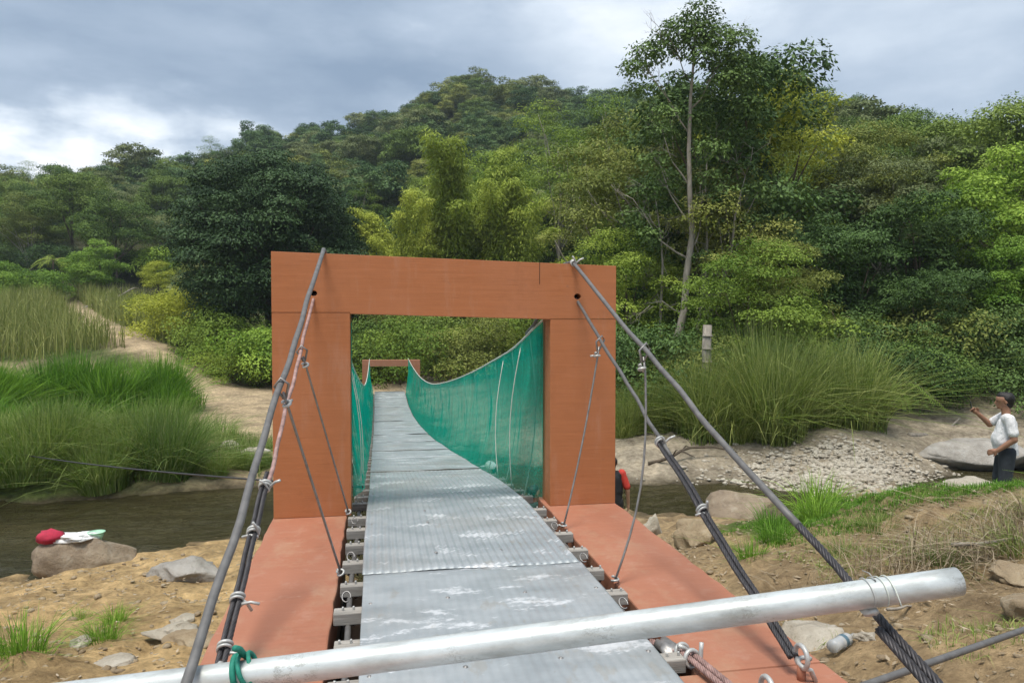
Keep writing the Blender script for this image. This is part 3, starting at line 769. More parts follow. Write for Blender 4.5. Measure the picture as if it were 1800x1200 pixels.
# ------------------------------------------------------------------ stay cables in front of the portal
def rope(mb, pts, r, strands=6, lay=0.16):
    """laid wire rope: helical strands round a core"""
    pts = [Vector(p) for p in pts]
    L = [0]
    for a, b in zip(pts, pts[1:]): L.append(L[-1] + (b - a).length)
    n = max(8, int(L[-1] / (lay / 9)))
    def at(s):
        for i in range(len(pts) - 1):
            if s <= L[i + 1] + 1e-9:
                return pts[i].lerp(pts[i + 1], (s - L[i]) / max(1e-9, L[i + 1] - L[i])), (pts[i + 1] - pts[i]).normalized()
        return pts[-1], (pts[-1] - pts[-2]).normalized()
    cl = [at(L[-1] * k / n) for k in range(n + 1)]
    for s in range(strands):
        out = []
        for k, (c, t) in enumerate(cl):
            a = (Vector((0, 0, 1)) - t * t.z).normalized() if abs(t.z) < 0.97 else Vector((1, 0, 0))
            b = t.cross(a)
            ph = 2 * math.pi * (s / strands + L[-1] * k / n / lay)
            out.append(c + (a * math.cos(ph) + b * math.sin(ph)) * r * 0.62)
        mb.tube(out, r * 0.42, 5)
    return mb
def ring(c, t, r, wire, mat, parent, off, name='clamp', tail=0.09, turns=1.35, rnd=0):
    """wire clamp wound round a cable at c with axis t, ends sticking out"""
    t = Vector(t).normalized(); a = t.orthogonal().normalized(); b = t.cross(a)
    g = random.Random(rnd)
    pts = []
    for k in range(int(26 * turns) + 1):
        an = 2 * math.pi * k / 26
        pts.append(Vector(c) + (a * math.cos(an) + b * math.sin(an)) * r + t * (k * 0.0011))
    d = (a * g.uniform(-1, 1) + b * g.uniform(-1, 1)).normalized()
    pts += [pts[-1] + d * tail * 0.5 + Vector((0, 0, 0.01)), pts[-1] + d * tail]
    return MB().tube(pts, wire, 6).build(name, mat, parent, True, off)
def cable_thing(name, label, a, b, r, mat, sag=0.05, laid_from=None, double_from=None, rope_mat=None, clamps=(), paint_to=None):
    a, b = Vector(a), Vector(b)
    root = tag(empty(name, tuple(b)), label, 'cable', 'stay cables at the near portal')
    off = tuple(-b)
    pts = bez(a, b, sag, 40)
    gq = random.Random(int(abs(a.x * 1000))); ph = [gq.uniform(0, 6) for _ in range(4)]
    pts = [p + Vector((0.006 * math.sin(k * .55 + ph[0]) + .004 * math.sin(k * 1.3 + ph[1]), 0, 0.006 * math.sin(k * .47 + ph[2]) + .003 * math.sin(k * 1.7 + ph[3]))) * math.sin(math.pi * k / 40) for k, p in enumerate(pts)]
    n = len(pts) - 1
    i0 = n if laid_from is None else int(n * laid_from)
    MB().tube(pts[:i0 + 1], r, 10).build('sheathed_cable', mat, root, True, off)
    if laid_from is not None:
        rope(MB(), pts[i0:], r * 1.02).build('wire_rope', rope_mat or M['cable_dark'], root, True, off)
    if double_from is not None:
        k0 = int(n * double_from)
        side = (b - a).cross(Vector((0, 0, 1))).normalized()
        dn = [p + side * 2.05 * r + Vector((0, 0, -0.004)) for p in pts[k0:]]
        rope(MB(), dn, r).build('wire_rope', rope_mat or M['cable_dark'], root, True, off)
    for k, t in enumerate(clamps):
        i = min(n - 1, int(n * t))
        side = (b - a).cross(Vector((0, 0, 1))).normalized()
        dbl = double_from is not None and t >= double_from - 0.02
        c = pts[i] + (side * r if dbl else Vector())
        ring(c, pts[i + 1] - pts[i], r * (2.2 if dbl else 1.4), 0.009, M['clip'], root, off, rnd=k + 3)
        ring(c + (pts[i + 1] - pts[i]).normalized() * 0.022, pts[i + 1] - pts[i], r * (2.15 if dbl else 1.35), 0.008, M['clip'], root, off, rnd=k + 9)
    return root, pts
RT0, RT1 = Vector((1.88, PY + 0.02, 2.37)), Vector((1.86, 0.9, 0.17))
_, rt_pts = cable_thing('stay_cable', 'long grey cable from the portal top to the right end of the steel tube', RT0, RT1, 0.0175, M['cable'], 0.06, 0.66, 0.755, clamps=(0.02,))
RL0, RL1 = Vector((HR[0], PY + 0.1, HR[1])), Vector((2.10, 3.40, 0.10))
_, rl_pts = cable_thing('stay_cable', 'cable from the open lintel hole down to the anchor on the right slab', RL0, RL1, 0.0150, M['cable'], 0.02, 0.60, 0.56, clamps=(0.565, 0.73, 0.93))
LT0, LT1 = Vector((-0.465, PY + 0.02, 2.45)), Vector((-0.723, 1.2, -0.12))
_, lt_pts = cable_thing('stay_cable', 'thick dark cable from the portal top past the outer edge of the left slab', LT0, LT1, 0.019, M['cable'], 0.0, None, None, clamps=())
LL0, LL1 = Vector((HL[0], PY + 0.1, HL[1])), Vector((-0.745, 3.70, 0.10))
_, ll_pts = cable_thing('stay_cable', 'cable from the left lintel hole doubled down over the left slab with wire clamps', LL0, LL1, 0.0145, M['cable_pale'], 0.0, 0.66, 0.64, clamps=(0.66, 0.76, 0.88, 0.95))
# anchor eyes on the slabs
def anchor(loc, label):
    root = tag(empty('anchor_eye', (loc[0], loc[1], 0.0)), label, 'anchor')
    MB().tube([(0, 0, -0.02), (0, 0, 0.075)], 0.022, 10).build('stem', M['paint_slab'], root, True)
    lp = [(0, 0.055 * math.cos(a), 0.115 + 0.055 * math.sin(a)) for a in np.linspace(0, 2 * math.pi, 22)]
    MB().tube(lp, 0.013, 8, False).build('eye', M['clip'], root, True)
    lp = [(0.02 + 0.03 * math.cos(a), 0.04 * math.sin(a), 0.10 - 0.03 * a / 4) for a in np.linspace(0, 5, 14)] + [(0.06, -0.03, 0.0)]
    MB().tube(lp, 0.012, 8).build('wire_tail', M['clip'], root, True)
anchor((2.105, 3.36, 0), 'steel anchor eye with white wire tail on the right terracotta slab')
anchor((-0.745, 3.68, 0), 'steel anchor eye on the left terracotta slab behind the steel tube')
# anchored tail of the right deck cable with its thimble ring
dk = tag(empty('deck_cable_tail', (1.62, 3.6, 0)), 'doubled cable tail wrapped in plastic lying on the slab right of the metal deck', 'cable')
rope(MB(), [(1.525, 4.05, -0.06), (1.60, 3.62, 0.045), (1.66, 3.2, 0.035), (1.70, 2.75, 0.03)], 0.017).build('wire_rope', M['cable_pale'], dk, True, (-1.62, -3.6, 0))
rope(MB(), [(1.565, 4.05, -0.06), (1.645, 3.62, 0.045), (1.705, 3.2, 0.035), (1.745, 2.75, 0.03)], 0.017).build('wire_rope', M['cable_pale'], dk, True, (-1.62, -3.6, 0))
for k, y in enumerate((3.70, 3.62)):
    ring((1.60 + 0.02 * k, y, 0.035), (0.15, -1, 0.1), 0.042, 0.012, M['clip'], dk, (-1.62, -3.6, 0), rnd=30 + k)
rng0 = np.random.RandomState(8)
def unit(a): return a / (np.linalg.norm(a, axis=-1, keepdims=True) + 1e-9)
def blob(c, s, seed, sub=3, amp=0.3, freq=2.0, facet=0):
    bm = bmesh.new(); bmesh.ops.create_icosphere(bm, subdivisions=sub, radius=1)
    g = np.random.RandomState(seed); off = g.rand(3) * 50
    P = np.array([v.co for v in bm.verts])
    n = fbm(P[:, 0] * freq + off[0] + P[:, 2] * 1.3, P[:, 1] * freq + off[1] - P[:, 2] * 0.9, seed, 4)
    if facet:
        for k in range(facet):
            nn = unit(g.normal(size=3)); hh = g.uniform(0.55, 0.85)
            over = np.maximum(P @ nn - hh, 0); P = P - over[:, None] * nn * 0.92
    P = P * (1 + amp * n)[:, None] * np.array(s) + np.array(c)
    F = np.array([[v.index for v in f.verts] for f in bm.faces]); bm.free()
    return P, F
P_, F_ = blob((1.575, 3.80, 0.0), (0.055, 0.11, 0.05), 4, 3, 0.5, 3)
obj('plastic_wrap', meshdata('plastic_wrap', P_, F_, M['steel'], True), dk, (-1.62, -3.6, 0))
th = [(1.80, 3.15 + 0.06 * math.cos(a), 0.075 + 0.062 * math.sin(a)) for a in np.linspace(0, 2 * math.pi, 24)]
MB().tube(th, 0.013, 8, False).build('thimble', M['clip'], dk, True, (-1.62, -3.6, 0))
# hanger rods from the stay cables to the deck edge
def hanger(label, top, bot, kink=None):
    top, bot = Vector(top), Vector(bot)
    root = tag(empty('hanger_rod', tuple(bot)), label, 'hanger', 'hanger rods in front of the portal')
    off = tuple(-bot)
    pts = [top, (top.lerp(bot, 0.5) + (kink or Vector())), bot]
    d = (bot - top).normalized()
    MB().tube([top + d * 0.06] + [top.lerp(bot, t) + (kink or Vector()) * math.sin(math.pi * t) for t in np.linspace(0.1, 1, 9)], 0.0085, 8).build('rod', M['steel'], root, True, off)
    s = Vector((1, 0, 0.4)).normalized()
    lp = [top + d * 0.10 + s * 0.006, top + d * 0.02 + s * 0.045, top - d * 0.035 + s * 0.01, top + d * 0.0 - s * 0.04, top + d * 0.10 - s * 0.008]
    MB().tube(lp, 0.0085, 8).build('hook', M['steel'], root, True, off)
    ring(top + d * 0.12, d, 0.022, 0.010, M['clip'], root, off, 'clip', 0.05, rnd=int(top.x * 100))
    ring(bot - d * 0.03, d, 0.022, 0.008, M['clip'], root, off, 'clip', 0.05, rnd=int(bot.x * 100))
hanger('thin hanger rod from the thick left cable to the left deck edge', lt_pts[16], (-0.25, 5.25, 0.04))
hanger('thin hanger rod beside the left portal column foot', ll_pts[10], (-0.255, 6.86, 0.05))
hanger('pale hanger rod in front of the right portal column', rl_pts[8], (1.585, 6.15, 0.03), Vector((0.02, 0.03, -0.05)))
hanger('slack hanger rod crossing the lower cable above the right slab', rt_pts[13], (1.60, 4.80, 0.03), Vector((0.09, 0, -0.10)))
# galvanised tube lying across the cables
pa, pb = Vector((-1.75, 3.02, 0.37)), Vector((2.085, 2.335, 0.862))
pt = tag(empty('steel_tube', tuple(pa)), 'long galvanised steel tube slung across the cables in the foreground', 'tube')
d = (pb - pa).normalized()
mb = MB(); n = 40; R0, R1 = 0.0505, 0.045
ax = d.orthogonal().normalized(); bx_ = d.cross(ax)
v = []; f = []
rows = 40
for i in range(rows + 1):
    c = pa.lerp(pb, i / rows) - Vector((0, 0, 0.012 * math.sin(math.pi * i / rows)))
    for k in range(n):
        a = 2 * math.pi * k / n
        v.append(c + (ax * math.cos(a) + bx_ * math.sin(a)) * R0)
for i in range(rows):
    for k in range(n):
        f.append((i * n + k, i * n + (k + 1) % n, (i + 1) * n + (k + 1) % n, (i + 1) * n + k))
base = len(v)
for i in (rows, rows - 6):
    c = pa.lerp(pb, i / rows) - Vector((0, 0, 0.012 * math.sin(math.pi * i / rows)))
    for k in range(n):
        a = 2 * math.pi * k / n
        v.append(c + (ax * math.cos(a) + bx_ * math.sin(a)) * R1)
for k in range(n):
    k2 = (k + 1) % n
    f.append((rows * n + k, rows * n + k2, base + k2, base + k))
    f.append((base + k, base + k2, base + n + k2, base + n + k))
f.append(tuple(base + n + k for k in range(n)))
mb.add(v, f)
# tube axis along local x so that its finish runs along it
o = mb.build('tube_body', M['galv'], pt, True, tuple(-pa))
def tie(t, r, wire, mat, name, tail, seed, turns=1.2):
    c = pa.lerp(pb, t); ring(c, d, r, wire, mat, pt, tuple(-pa), name, tail, turns, seed)
tie(0.9255, 0.053, 0.0022, M['twine'], 'tie_wire', 0.10, 51)
tie(0.913, 0.053, 0.0022, M['clip'], 'tie_wire', 0.10, 52)
wp = pa.lerp(pb, 0.918) - Vector((0, 0, 0.066))
P_, F_ = blob(tuple(wp), (0.03, 0.028, 0.02), 14, 2, 0.6, 3)
obj('wire_knot', meshdata('wire_knot', P_, F_, M['clip'], True), pt, tuple(-pa))
# scrap of green net knotted on the tube
kn = pa.lerp(pb, 0.3235)
gk = tag(empty('net_scrap', tuple(kn)), 'scrap of green net knotted round the left part of the steel tube', 'net')
M['net_knot'] = simple('green_net_knot', (0.015, 0.20, 0.14), 0.6, 0, 0.4, 25, 0.5)
ring(kn, d, 0.058, 0.012, M['net_knot'], gk, tuple(-kn), 'knot', 0.09, 1.1, 61)
ring(kn + d * 0.03, d + Vector((0, 0, 0.25)), 0.060, 0.009, M['net_knot'], gk, tuple(-kn), 'knot', 0.13, 1.1, 66)
# crossing sheathed cable low on the right and the thin guy line over the left bank
MBc = tag(empty('guy_cable', (3.0, 3.6, 0.0)), 'dark guy cable crossing the bottom right corner above the bank', 'cable')
MB().tube(bez((0.89, 2.24, 0.39), (5.0, 4.22, -0.11), 0.0, 16), 0.017, 10).build('sheathed_cable', M['cable'], MBc, True, (-3.0, -3.6, 0))
gl = MB().tube(bez((-0.15, 7.9, 0.05), (-12.6, 25.7, -2.06), 0.15, 30), 0.013, 6).build('guy_line', M['cable_dark'], None, True)
tag(gl, 'thin black guy line sagging over the river from the left edge to the portal', 'cable')

# ------------------------------------------------------------------ foliage builders
ORD_ = ['first', 'second', 'third', 'fourth', 'fifth', 'sixth', 'seventh', 'eighth', 'ninth', 'tenth', 'eleventh', 'twelfth', 'thirteenth', 'fourteenth', 'fifteenth', 'sixteenth', 'seventeenth', 'eighteenth', 'nineteenth', 'twentieth', 'twenty-first', 'twenty-second']
UP = np.array([0, 0, 1.0])
def unit(a): return a / (np.linalg.norm(a, axis=-1, keepdims=True) + 1e-9)
def leaves(pos, out, L, W, rs, up_bias=0.5, droop=0.25, jit=0.6, tint=None):
    """one folded four-point leaf per position; returns verts, quads, tint"""
    n = len(pos)
    nrm = unit(out * 0.6 + UP * (up_bias + 0.15) + rs.normal(size=(n, 3)) * jit * 0.75)
    tip = rs.normal(size=(n, 3)) + out * 0.9
    tip = tip - nrm * (tip * nrm).sum(1, keepdims=True)
    tip = unit(tip); tip[:, 2] -= droop; tip = unit(tip)
    sd = unit(np.cross(tip, nrm))
    l = (L * rs.uniform(0.65, 1.3, n))[:, None]; w = (W * rs.uniform(0.7, 1.25, n))[:, None]
    b = pos
    m = pos + tip * l * 0.45
    v = np.stack([b, m + sd * w * 0.5 - nrm * w * 0.12, b + tip * l, m - sd * w * 0.5 - nrm * w * 0.12], 1).reshape(-1, 3)
    q = np.arange(n * 4).reshape(n, 4)
    t = (rs.uniform(0, 1, n) if tint is None else np.clip(tint + rs.normal(size=n) * 0.17, 0, 1))
    return v, q, np.repeat(t, 4)
def sph(n, rs): return unit(rs.normal(size=(n, 3)))
DENS, LSC = 1.7, 0.72
def crown_from_clumps(name, clumps, per, L, W, mat, rs, flat=0.6, up_bias=0.5, droop=0.25, under=0.35):
    V, Q, T = [], [], []; k = 0
    for (c, r) in clumps:
        n = int(per * DENS * rs.uniform(0.75, 1.25) * (r ** 2))
        dd = sph(n, rs)
        flip = (dd[:, 2] < 0) & (rs.rand(n) > under)
        dd[flip, 2] *= -1
        rad = rs.uniform(0.45, 1.08, n) ** 0.6
        lump = 1 + 0.28 * np.sin(dd[:, 0] * 5 + c[0] * 3) * np.cos(dd[:, 1] * 6 + c[1] * 5)
        p = np.array(c) + dd * (rad * r * lump)[:, None] * np.array([1, 1, flat])
        v, q, t = leaves(p, dd, L * LSC, W * LSC, rs, up_bias, droop, tint=np.full(n, rs.uniform(0.05, 0.9)))
        V.append(v); Q.append(q + k); T.append(t); k += len(v)
    return meshdata(name, np.concatenate(V), np.concatenate(Q), mat, False, {'tint': ('FLOAT', np.concatenate(T))})
def ell_clumps(K, c, R, rc, rs, low=-0.5, inner=0.3, rvar=0.35):
    """clump centres spread over a crown volume, mostly near its surface"""
    out = []; tries = 0
    while len(out) < K and tries < K * 60:
        tries += 1
        dvec = sph(1, rs)[0]
        if dvec[2] < low: continue
        k = 1.0 if rs.rand() > inner else rs.uniform(0.2, 0.8)
        p = np.array(c) + dvec * np.array(R) * k * rs.uniform(0.75, 1.05)
        r = rc * rs.uniform(1 - rvar, 1 + rvar)
        if all(np.linalg.norm(p - q) > 0.62 * min(r, s) for q, s in out): out.append((p, r))
    return out
def wobble(a, b, n, amp, rs):
    a, b = np.array(a, float), np.array(b, float)
    t = np.linspace(0, 1, n + 1)[:, None]
    p = a + (b - a) * t + np.cumsum(rs.normal(size=(n + 1, 3)) * amp, 0) * np.sin(np.pi * t)
    return [tuple(x) for x in p]
def trunk_mesh(name, H, r0, clumps, mat, rs, nb=9, lean=(0, 0), fork=0.35):
    mb = MB()
    top = (lean[0], lean[1], H)
    main = wobble((0, 0, -0.4), top, 10, 0.06 * H / 10, rs)
    mb.tube(main, list(np.linspace(r0, r0 * 0.25, 11)), 8)
    idx = rs.permutation(len(clumps))[:nb]
    for i in idx:
        c = clumps[i][0]
        k = int(np.clip((fork + 0.5 * rs.rand()) * 10 * min(1, c[2] / H), 2, 9))
        s = main[k]
        pts = wobble(s, c, 5, 0.06, rs)
        mb.tube(pts, list(np.linspace(r0 * 0.38, r0 * 0.09, 6)), 6)
    return mb.mesh(name, mat, True)
def tree_proto(name, H, R, czf, K, rc, per, L, W, lmat, bmat, seed, flat=0.6, r0=0.16, low=-0.4, up_bias=0.5, droop=0.25, nb=9, inner=0.3, under=0.35):
    rs = np.random.RandomState(seed)
    cl = ell_clumps(K, (0, 0, H * czf), R, rc, rs, low, inner)
    cm = crown_from_clumps(name + '_crown', cl, per, L, W, lmat, rs, flat, up_bias, droop, under)
    tm = trunk_mesh(name + '_trunk', H * (czf + 0.1), r0, cl, bmat, rs, nb)
    return tm, cm
def plant(name, proto, loc, s=1.0, rz=0.0, label=None, cat='tree', group=None, sz=None, parts=('trunk', 'crown')):
    o = empty(name, loc, rz)
    o.scale = (s, s, s if sz is None else sz)
    for pn, me in zip(parts, proto):
        if me is not None: obj(pn, me, o)
    return tag(o, label, cat, group)
def on(x, y, dz_=0.0): return (x, y, gz1(x, y) + dz_)

# blades
def blades(name, n, rad, h, w, mat, seed, lean=0.5, seg=3, hv=0.35, tip_t=None, area=None, base=None):
    rs = np.random.RandomState(seed)
    if base is None:
        a = rs.uniform(0, 2 * np.pi, n); r = rad * np.sqrt(rs.uniform(0, 1, n))
        base = np.stack([r * np.cos(a), r * np.sin(a), np.zeros(n)], 1)
        outd = np.stack([np.cos(a), np.sin(a), np.zeros(n)], 1) * (0.3 + r / max(rad, 1e-6))[:, None]
    else:
        n = len(base); outd = rs.normal(size=(n, 3)) * 0.5; outd[:, 2] = 0
    dirh = outd + rs.normal(size=(n, 3)) * 0.45; dirh[:, 2] = 0
    H = h * rs.uniform(1 - hv, 1 + hv, n)
    ln = lean * np.clip(rs.gamma(2.0, 0.5, n), 0.05, 4.0)
    sd = unit(np.cross(unit(dirh + 1e-6), UP) + rs.normal(size=(n, 3)) * 0.3); 
    V = []
    for k in range(seg + 1):
        t = k / seg
        c = base + dirh * (H * ln * t ** 1.8)[:, None] + UP * (H * (t - 0.38 * np.minimum(ln, 1.6) * t ** 2.6))[:, None]
        ww = w * (1 - t) ** 0.6 * rs.uniform(0.8, 1.2, n) if k < seg else np.full(n, w * 0.08)
        V += [c - sd * ww[:, None] * 0.5, c + sd * ww[:, None] * 0.5]
    V = np.stack(V, 1)
    q = []
    m = 2 * (seg + 1)
    for k in range(seg):
        q.append(np.stack([np.arange(n) * m + 2 * k, np.arange(n) * m + 2 * k + 1, np.arange(n) * m + 2 * k + 3, np.arange(n) * m + 2 * k + 2], 1))
    tint = np.repeat(np.clip(rs.beta(0.9, 1.25, n), 0, 1) if tip_t is None else np.clip(rs.normal(tip_t, 0.2, n), 0, 1), m)
    return meshdata(name, V.reshape(-1, 3), np.concatenate(q), mat, False, {'tint': ('FLOAT', tint)})

# ------------------------------------------------------------------ tree kinds
B, BP = M['bark'], M['bark_pale']
T = {}
T['broad'] = tree_proto('broad', 9.5, (3.1, 3.1, 2.9), 0.62, 46, 1.05, 300, 0.24, 0.12, M['lf_forest'], B, 11, 0.62)
T['olive'] = tree_proto('olive', 9.0, (3.0, 2.8, 3.0), 0.60, 44, 0.95, 300, 0.20, 0.09, M['lf_olive'], BP, 12, 0.50)
T['grey'] = tree_proto('grey', 8.5, (3.4, 3.2, 2.4), 0.62, 42, 1.0, 290, 0.22, 0.10, M['lf_grey'], BP, 13, 0.55)
T['mid'] = tree_proto('mid', 8.5, (2.8, 2.8, 3.0), 0.58, 44, 0.95, 320, 0.20, 0.10, M['lf_mid'], B, 14, 0.55, low=-0.8)
T['bright'] = tree_proto('bright', 8.0, (2.9, 2.9, 2.8), 0.60, 40, 1.0, 320, 0.24, 0.13, M['lf_bright'], B, 15, 0.55, low=-0.7)
T['deep'] = tree_proto('deep', 9.0, (2.8, 2.8, 3.6), 0.56, 50, 0.9, 330, 0.24, 0.11, M['lf_dark'], B, 16, 0.55, low=-0.95)
T['feather'] = tree_proto('feather', 10.0, (2.6, 2.6, 3.0), 0.66, 40, 0.9, 210, 0.17, 0.06, M['lf_mid'], BP, 17, 0.42, r0=0.11, up_bias=0.7)
T['yellow'] = tree_proto('yellow', 8.0, (2.4, 2.4, 2.6), 0.64, 34, 0.9, 300, 0.20, 0.10, M['lf_yellow'], B, 18, 0.5)
def palm_proto(seed, H=3.0, nf=15, FL=2.2):
    rs = np.random.RandomState(seed); mb = MB(); V, Q, Tt = [], [], []; k = 0
    stem = wobble((0, 0, -0.3), (0.1, 0, H), 7, 0.03, rs)
    mb.tube(stem, list(np.linspace(.11, .07, 8)), 8)
    ribs = MB()
    for f_ in range(nf):
        a = 2 * math.pi * f_ / nf + rs.uniform(-.2, .2); up_ = rs.uniform(0.2, 1.2)
        L_ = FL * rs.uniform(.8, 1.15)
        rib = [np.array(stem[-1]) + L_ * np.array([math.cos(a) * t, math.sin(a) * t, up_ * t - (0.45 + up_ * 0.75) * t * t]) for t in np.linspace(0, 1, 9)]
        mb.tube([tuple(q) for q in rib], list(np.linspace(.018, .004, 9)), 4)
        for t in np.linspace(.12, 1, 26):
            i = min(7, int(t * 8)); c = rib[i] + (rib[i + 1] - rib[i]) * (t * 8 - i); ax_ = unit(rib[i + 1] - rib[i])
            for s_ in (-1, 1):
                sd = unit(np.cross(ax_, UP)) * s_; tip = unit(sd + ax_ * .5 + np.array([0, 0, -.35])); w = .022 * FL / 2; l = FL * .24 * (1 - abs(t - .45) * .8)
                V.append(np.array([c, c + tip * l * .4 + ax_ * w, c + tip * l, c + tip * l * .4 - ax_ * w])); Q.append(np.arange(4) + k); Tt += [rs.uniform(.2, .9)] * 4; k += 4
    return mb.mesh('palm_stem', B, True), meshdata('palm_fronds', np.concatenate(V), np.array(Q), M['lf_mid'], False, {'tint': ('FLOAT', np.array(Tt))})
# low shrubs, foliage to the ground
def shrub_proto(nm, mat, seed, R=(2.0, 2.0, 1.5), K=30, rc=0.75, per=420, L=0.16, W=0.075, flat=0.6, droop=0.3):
    rs = np.random.RandomState(seed)
    cl = ell_clumps(K, (0, 0, 0.75), R, rc, rs, -0.35, 0.25)
    return trunk_mesh(nm + '_stem', 1.3, 0.05, cl, B, rs, 8, fork=0.1), crown_from_clumps(nm + '_foliage', cl, per, L, W, mat, rs, flat, 0.5, droop, 0.6)
S = {'mid': shrub_proto('shrub_mid', M['lf_mid'], 31), 'yellow': shrub_proto('shrub_yellow', M['lf_yellow'], 32), 'dark': shrub_proto('shrub_dark', M['lf_dark'], 33),
     'olive': shrub_proto('shrub_olive', M['lf_olive'], 34), 'forest': shrub_proto('shrub_forest', M['lf_forest'], 35), 'bright': shrub_proto('shrub_bright', M['lf_bright'], 36, L=0.2, W=0.1)}
SP = ('stem', 'foliage')
# bamboo: arching culms with sprays of narrow leaves
def bamboo_proto(seed, H=10.0, nc=26):
    rs = np.random.RandomState(seed); mb = MB(); V, Q, Tt = [], [], []; k = 0
    for c in range(nc):
        a = rs.uniform(0, 2 * np.pi); h = H * rs.uniform(0.62, 1.0); sp = rs.uniform(0.5, 2.3)
        b0 = np.array([math.cos(a), math.sin(a), 0]) * rs.uniform(0.1, 0.9)
        pts = []
        for t in np.linspace(0, 1, 9):
            pts.append(b0 + np.array([math.cos(a) * sp * t ** 2.2, math.sin(a) * sp * t ** 2.2, h * (t - 0.20 * t ** 4)]))
        mb.tube([tuple(p) for p in pts], list(np.linspace(0.045, 0.008, 9)), 5)
        for t in np.linspace(0.22, 1.0, 17):
            i = min(7, int(t * 8)); f = t * 8 - i
            ctr = pts[i] * (1 - f) + pts[i + 1] * f
            n = int(130 * (0.7 + 0.6 * rs.rand()))
            dv = sph(n, rs); rr_ = 0.75 * (1.15 - 0.55 * t)
            p = ctr + dv * np.array([1, 1, 0.42]) * (rr_ * rs.uniform(0.1, 1, n) ** 0.6)[:, None] + np.array([math.cos(a), math.sin(a), 0]) * 0.1
            v, q, tt = leaves(p, dv, 0.19, 0.045, rs, 0.75, 0.5, tint=np.full(n, 0.25 + 0.5 * rs.rand()))
            V.append(v); Q.append(q + k); Tt.append(tt); k += len(v)
    return mb.mesh('bamboo_culms', M['lf_bamboo'], True), meshdata('bamboo_leaves', np.concatenate(V), np.concatenate(Q), M['lf_bamboo'], False, {'tint': ('FLOAT', np.concatenate(Tt))})
T['bamboo'] = bamboo_proto(41)
T['bamboo2'] = bamboo_proto(42, 8.5, 22)

# ------------------------------------------------------------------ notable trees
# the big dark dome-shaped tree on the left
rs = np.random.RandomState(101)
cl = ell_clumps(190, (0, 0, 7.4), (5.7, 5.7, 5.4), 1.3, rs, -0.75, 0.2)
cl += [(np.array([0.3 + q * 0.5, 0.2, 13.0 + 0.3 * q]), 0.9) for q in range(-1, 2)]
dark_t = (trunk_mesh('dark_tree_trunk', 11, 0.38, cl, B, rs, 26), crown_from_clumps('dark_tree_crown', cl, 270, 0.27, 0.125, M['lf_dome'], rs, 0.55, 0.6, 0.3, 0.3))
plant('broadleaf_tree', dark_t, on(-7.0, 52.5, -0.6), 1.06, 0.4, sz=1.13, label= 'huge dense dark green dome-shaped tree behind the left portal column')
# the tall emergent tree: pale winding trunk, sparse lower limbs, dark crown at the top
rs = np.random.RandomState(102)
tx, ty = 12.2, 28.3
tz = gz1(tx, ty)
mb = MB()
rx, ry = RGT.x, RGT.y
def P(u, z, w=0.0): return (u * rx + w * FWD.x, u * ry + w * FWD.y, z)      # local, u across the view of the path, z up
main = [P(-0.75, -0.5), P(-0.45, 0.6), P(-0.1, 1.6), P(0.12, 2.6), P(0.20, 4.0), P(0.42, 5.6), P(0.30, 7.2), P(0.25, 9.0), P(0.30, 11.0), P(0.42, 12.6), P(0.5, 14.2)]
mb.tube(main, [.23, .20, .17, .15, .14, .125, .105, .085, .065, .045, .02], 9)
def twigs(p, d_, L, r, depth):
    p = np.array(p); d_ = unit(np.array(d_))
    e_ = p + d_ * L; m_ = (p + e_) / 2 + rs.normal(size=3) * 0.08 * L
    mb.tube([tuple(p), tuple(m_), tuple(e_)], [r, r * .75, r * .45], 5 if depth > 1 else 4)
    if depth > 0:
        for k in range(3):
            q = m_ + (e_ - m_) * rs.uniform(0, 1)
            twigs(q, d_ + rs.normal(size=3) * 0.55 + np.array([0, 0, .15]), L * rs.uniform(.45, .75), r * .5, depth - 1)
limbs = [((0.30, 4.6), (-0.9, 5.4), (-1.7, 6.6), .07), ((0.25, 4.9), (0.8, 5.9), (0.9, 7.4), .06), ((0.35, 6.0), (-0.5, 7.2), (-1.0, 8.6), .06), ((0.3, 7.5), (-0.4, 8.6), (-0.8, 10), .05),
         ((0.28, 9.6), (-0.5, 11.0), (-1.6, 12.4), .05), ((0.3, 10.6), (1.0, 11.6), (1.6, 12.8), .05), ((0.35, 11.6), (-0.3, 12.8), (-0.8, 13.6), .04), ((0.4, 12.0), (1.1, 13), (1.4, 13.6), .04),
         ((0.1, 2.4), (-0.8, 2.9), (-1.5, 2.8), .05), ((0.15, 3.0), (0.7, 2.6), (1.1, 2.9), .04)]
for a, b, c, r in limbs:
    mb.tube([P(a[0], a[1]), P((a[0] + b[0]) / 2 + 0.05, (a[1] + b[1]) / 2 - .1, rs.uniform(-.2, .2)), P(b[0], b[1], rs.uniform(-.3, .3)), P(c[0], c[1], rs.uniform(-.5, .5))], [r * .75, r * .6, r * .45, r * .2], 6)
    for q in range(3):
        t_ = rs.uniform(0.3, 1.0); o_ = np.array(P(lerp(a[0], c[0], t_), lerp(a[1], c[1], t_)))
        twigs(o_, np.array(P(c[0] - a[0], abs(c[1] - a[1]) * 0.8)) + rs.normal(size=3) * .6, rs.uniform(.6, 1.1), r * .35, 2)
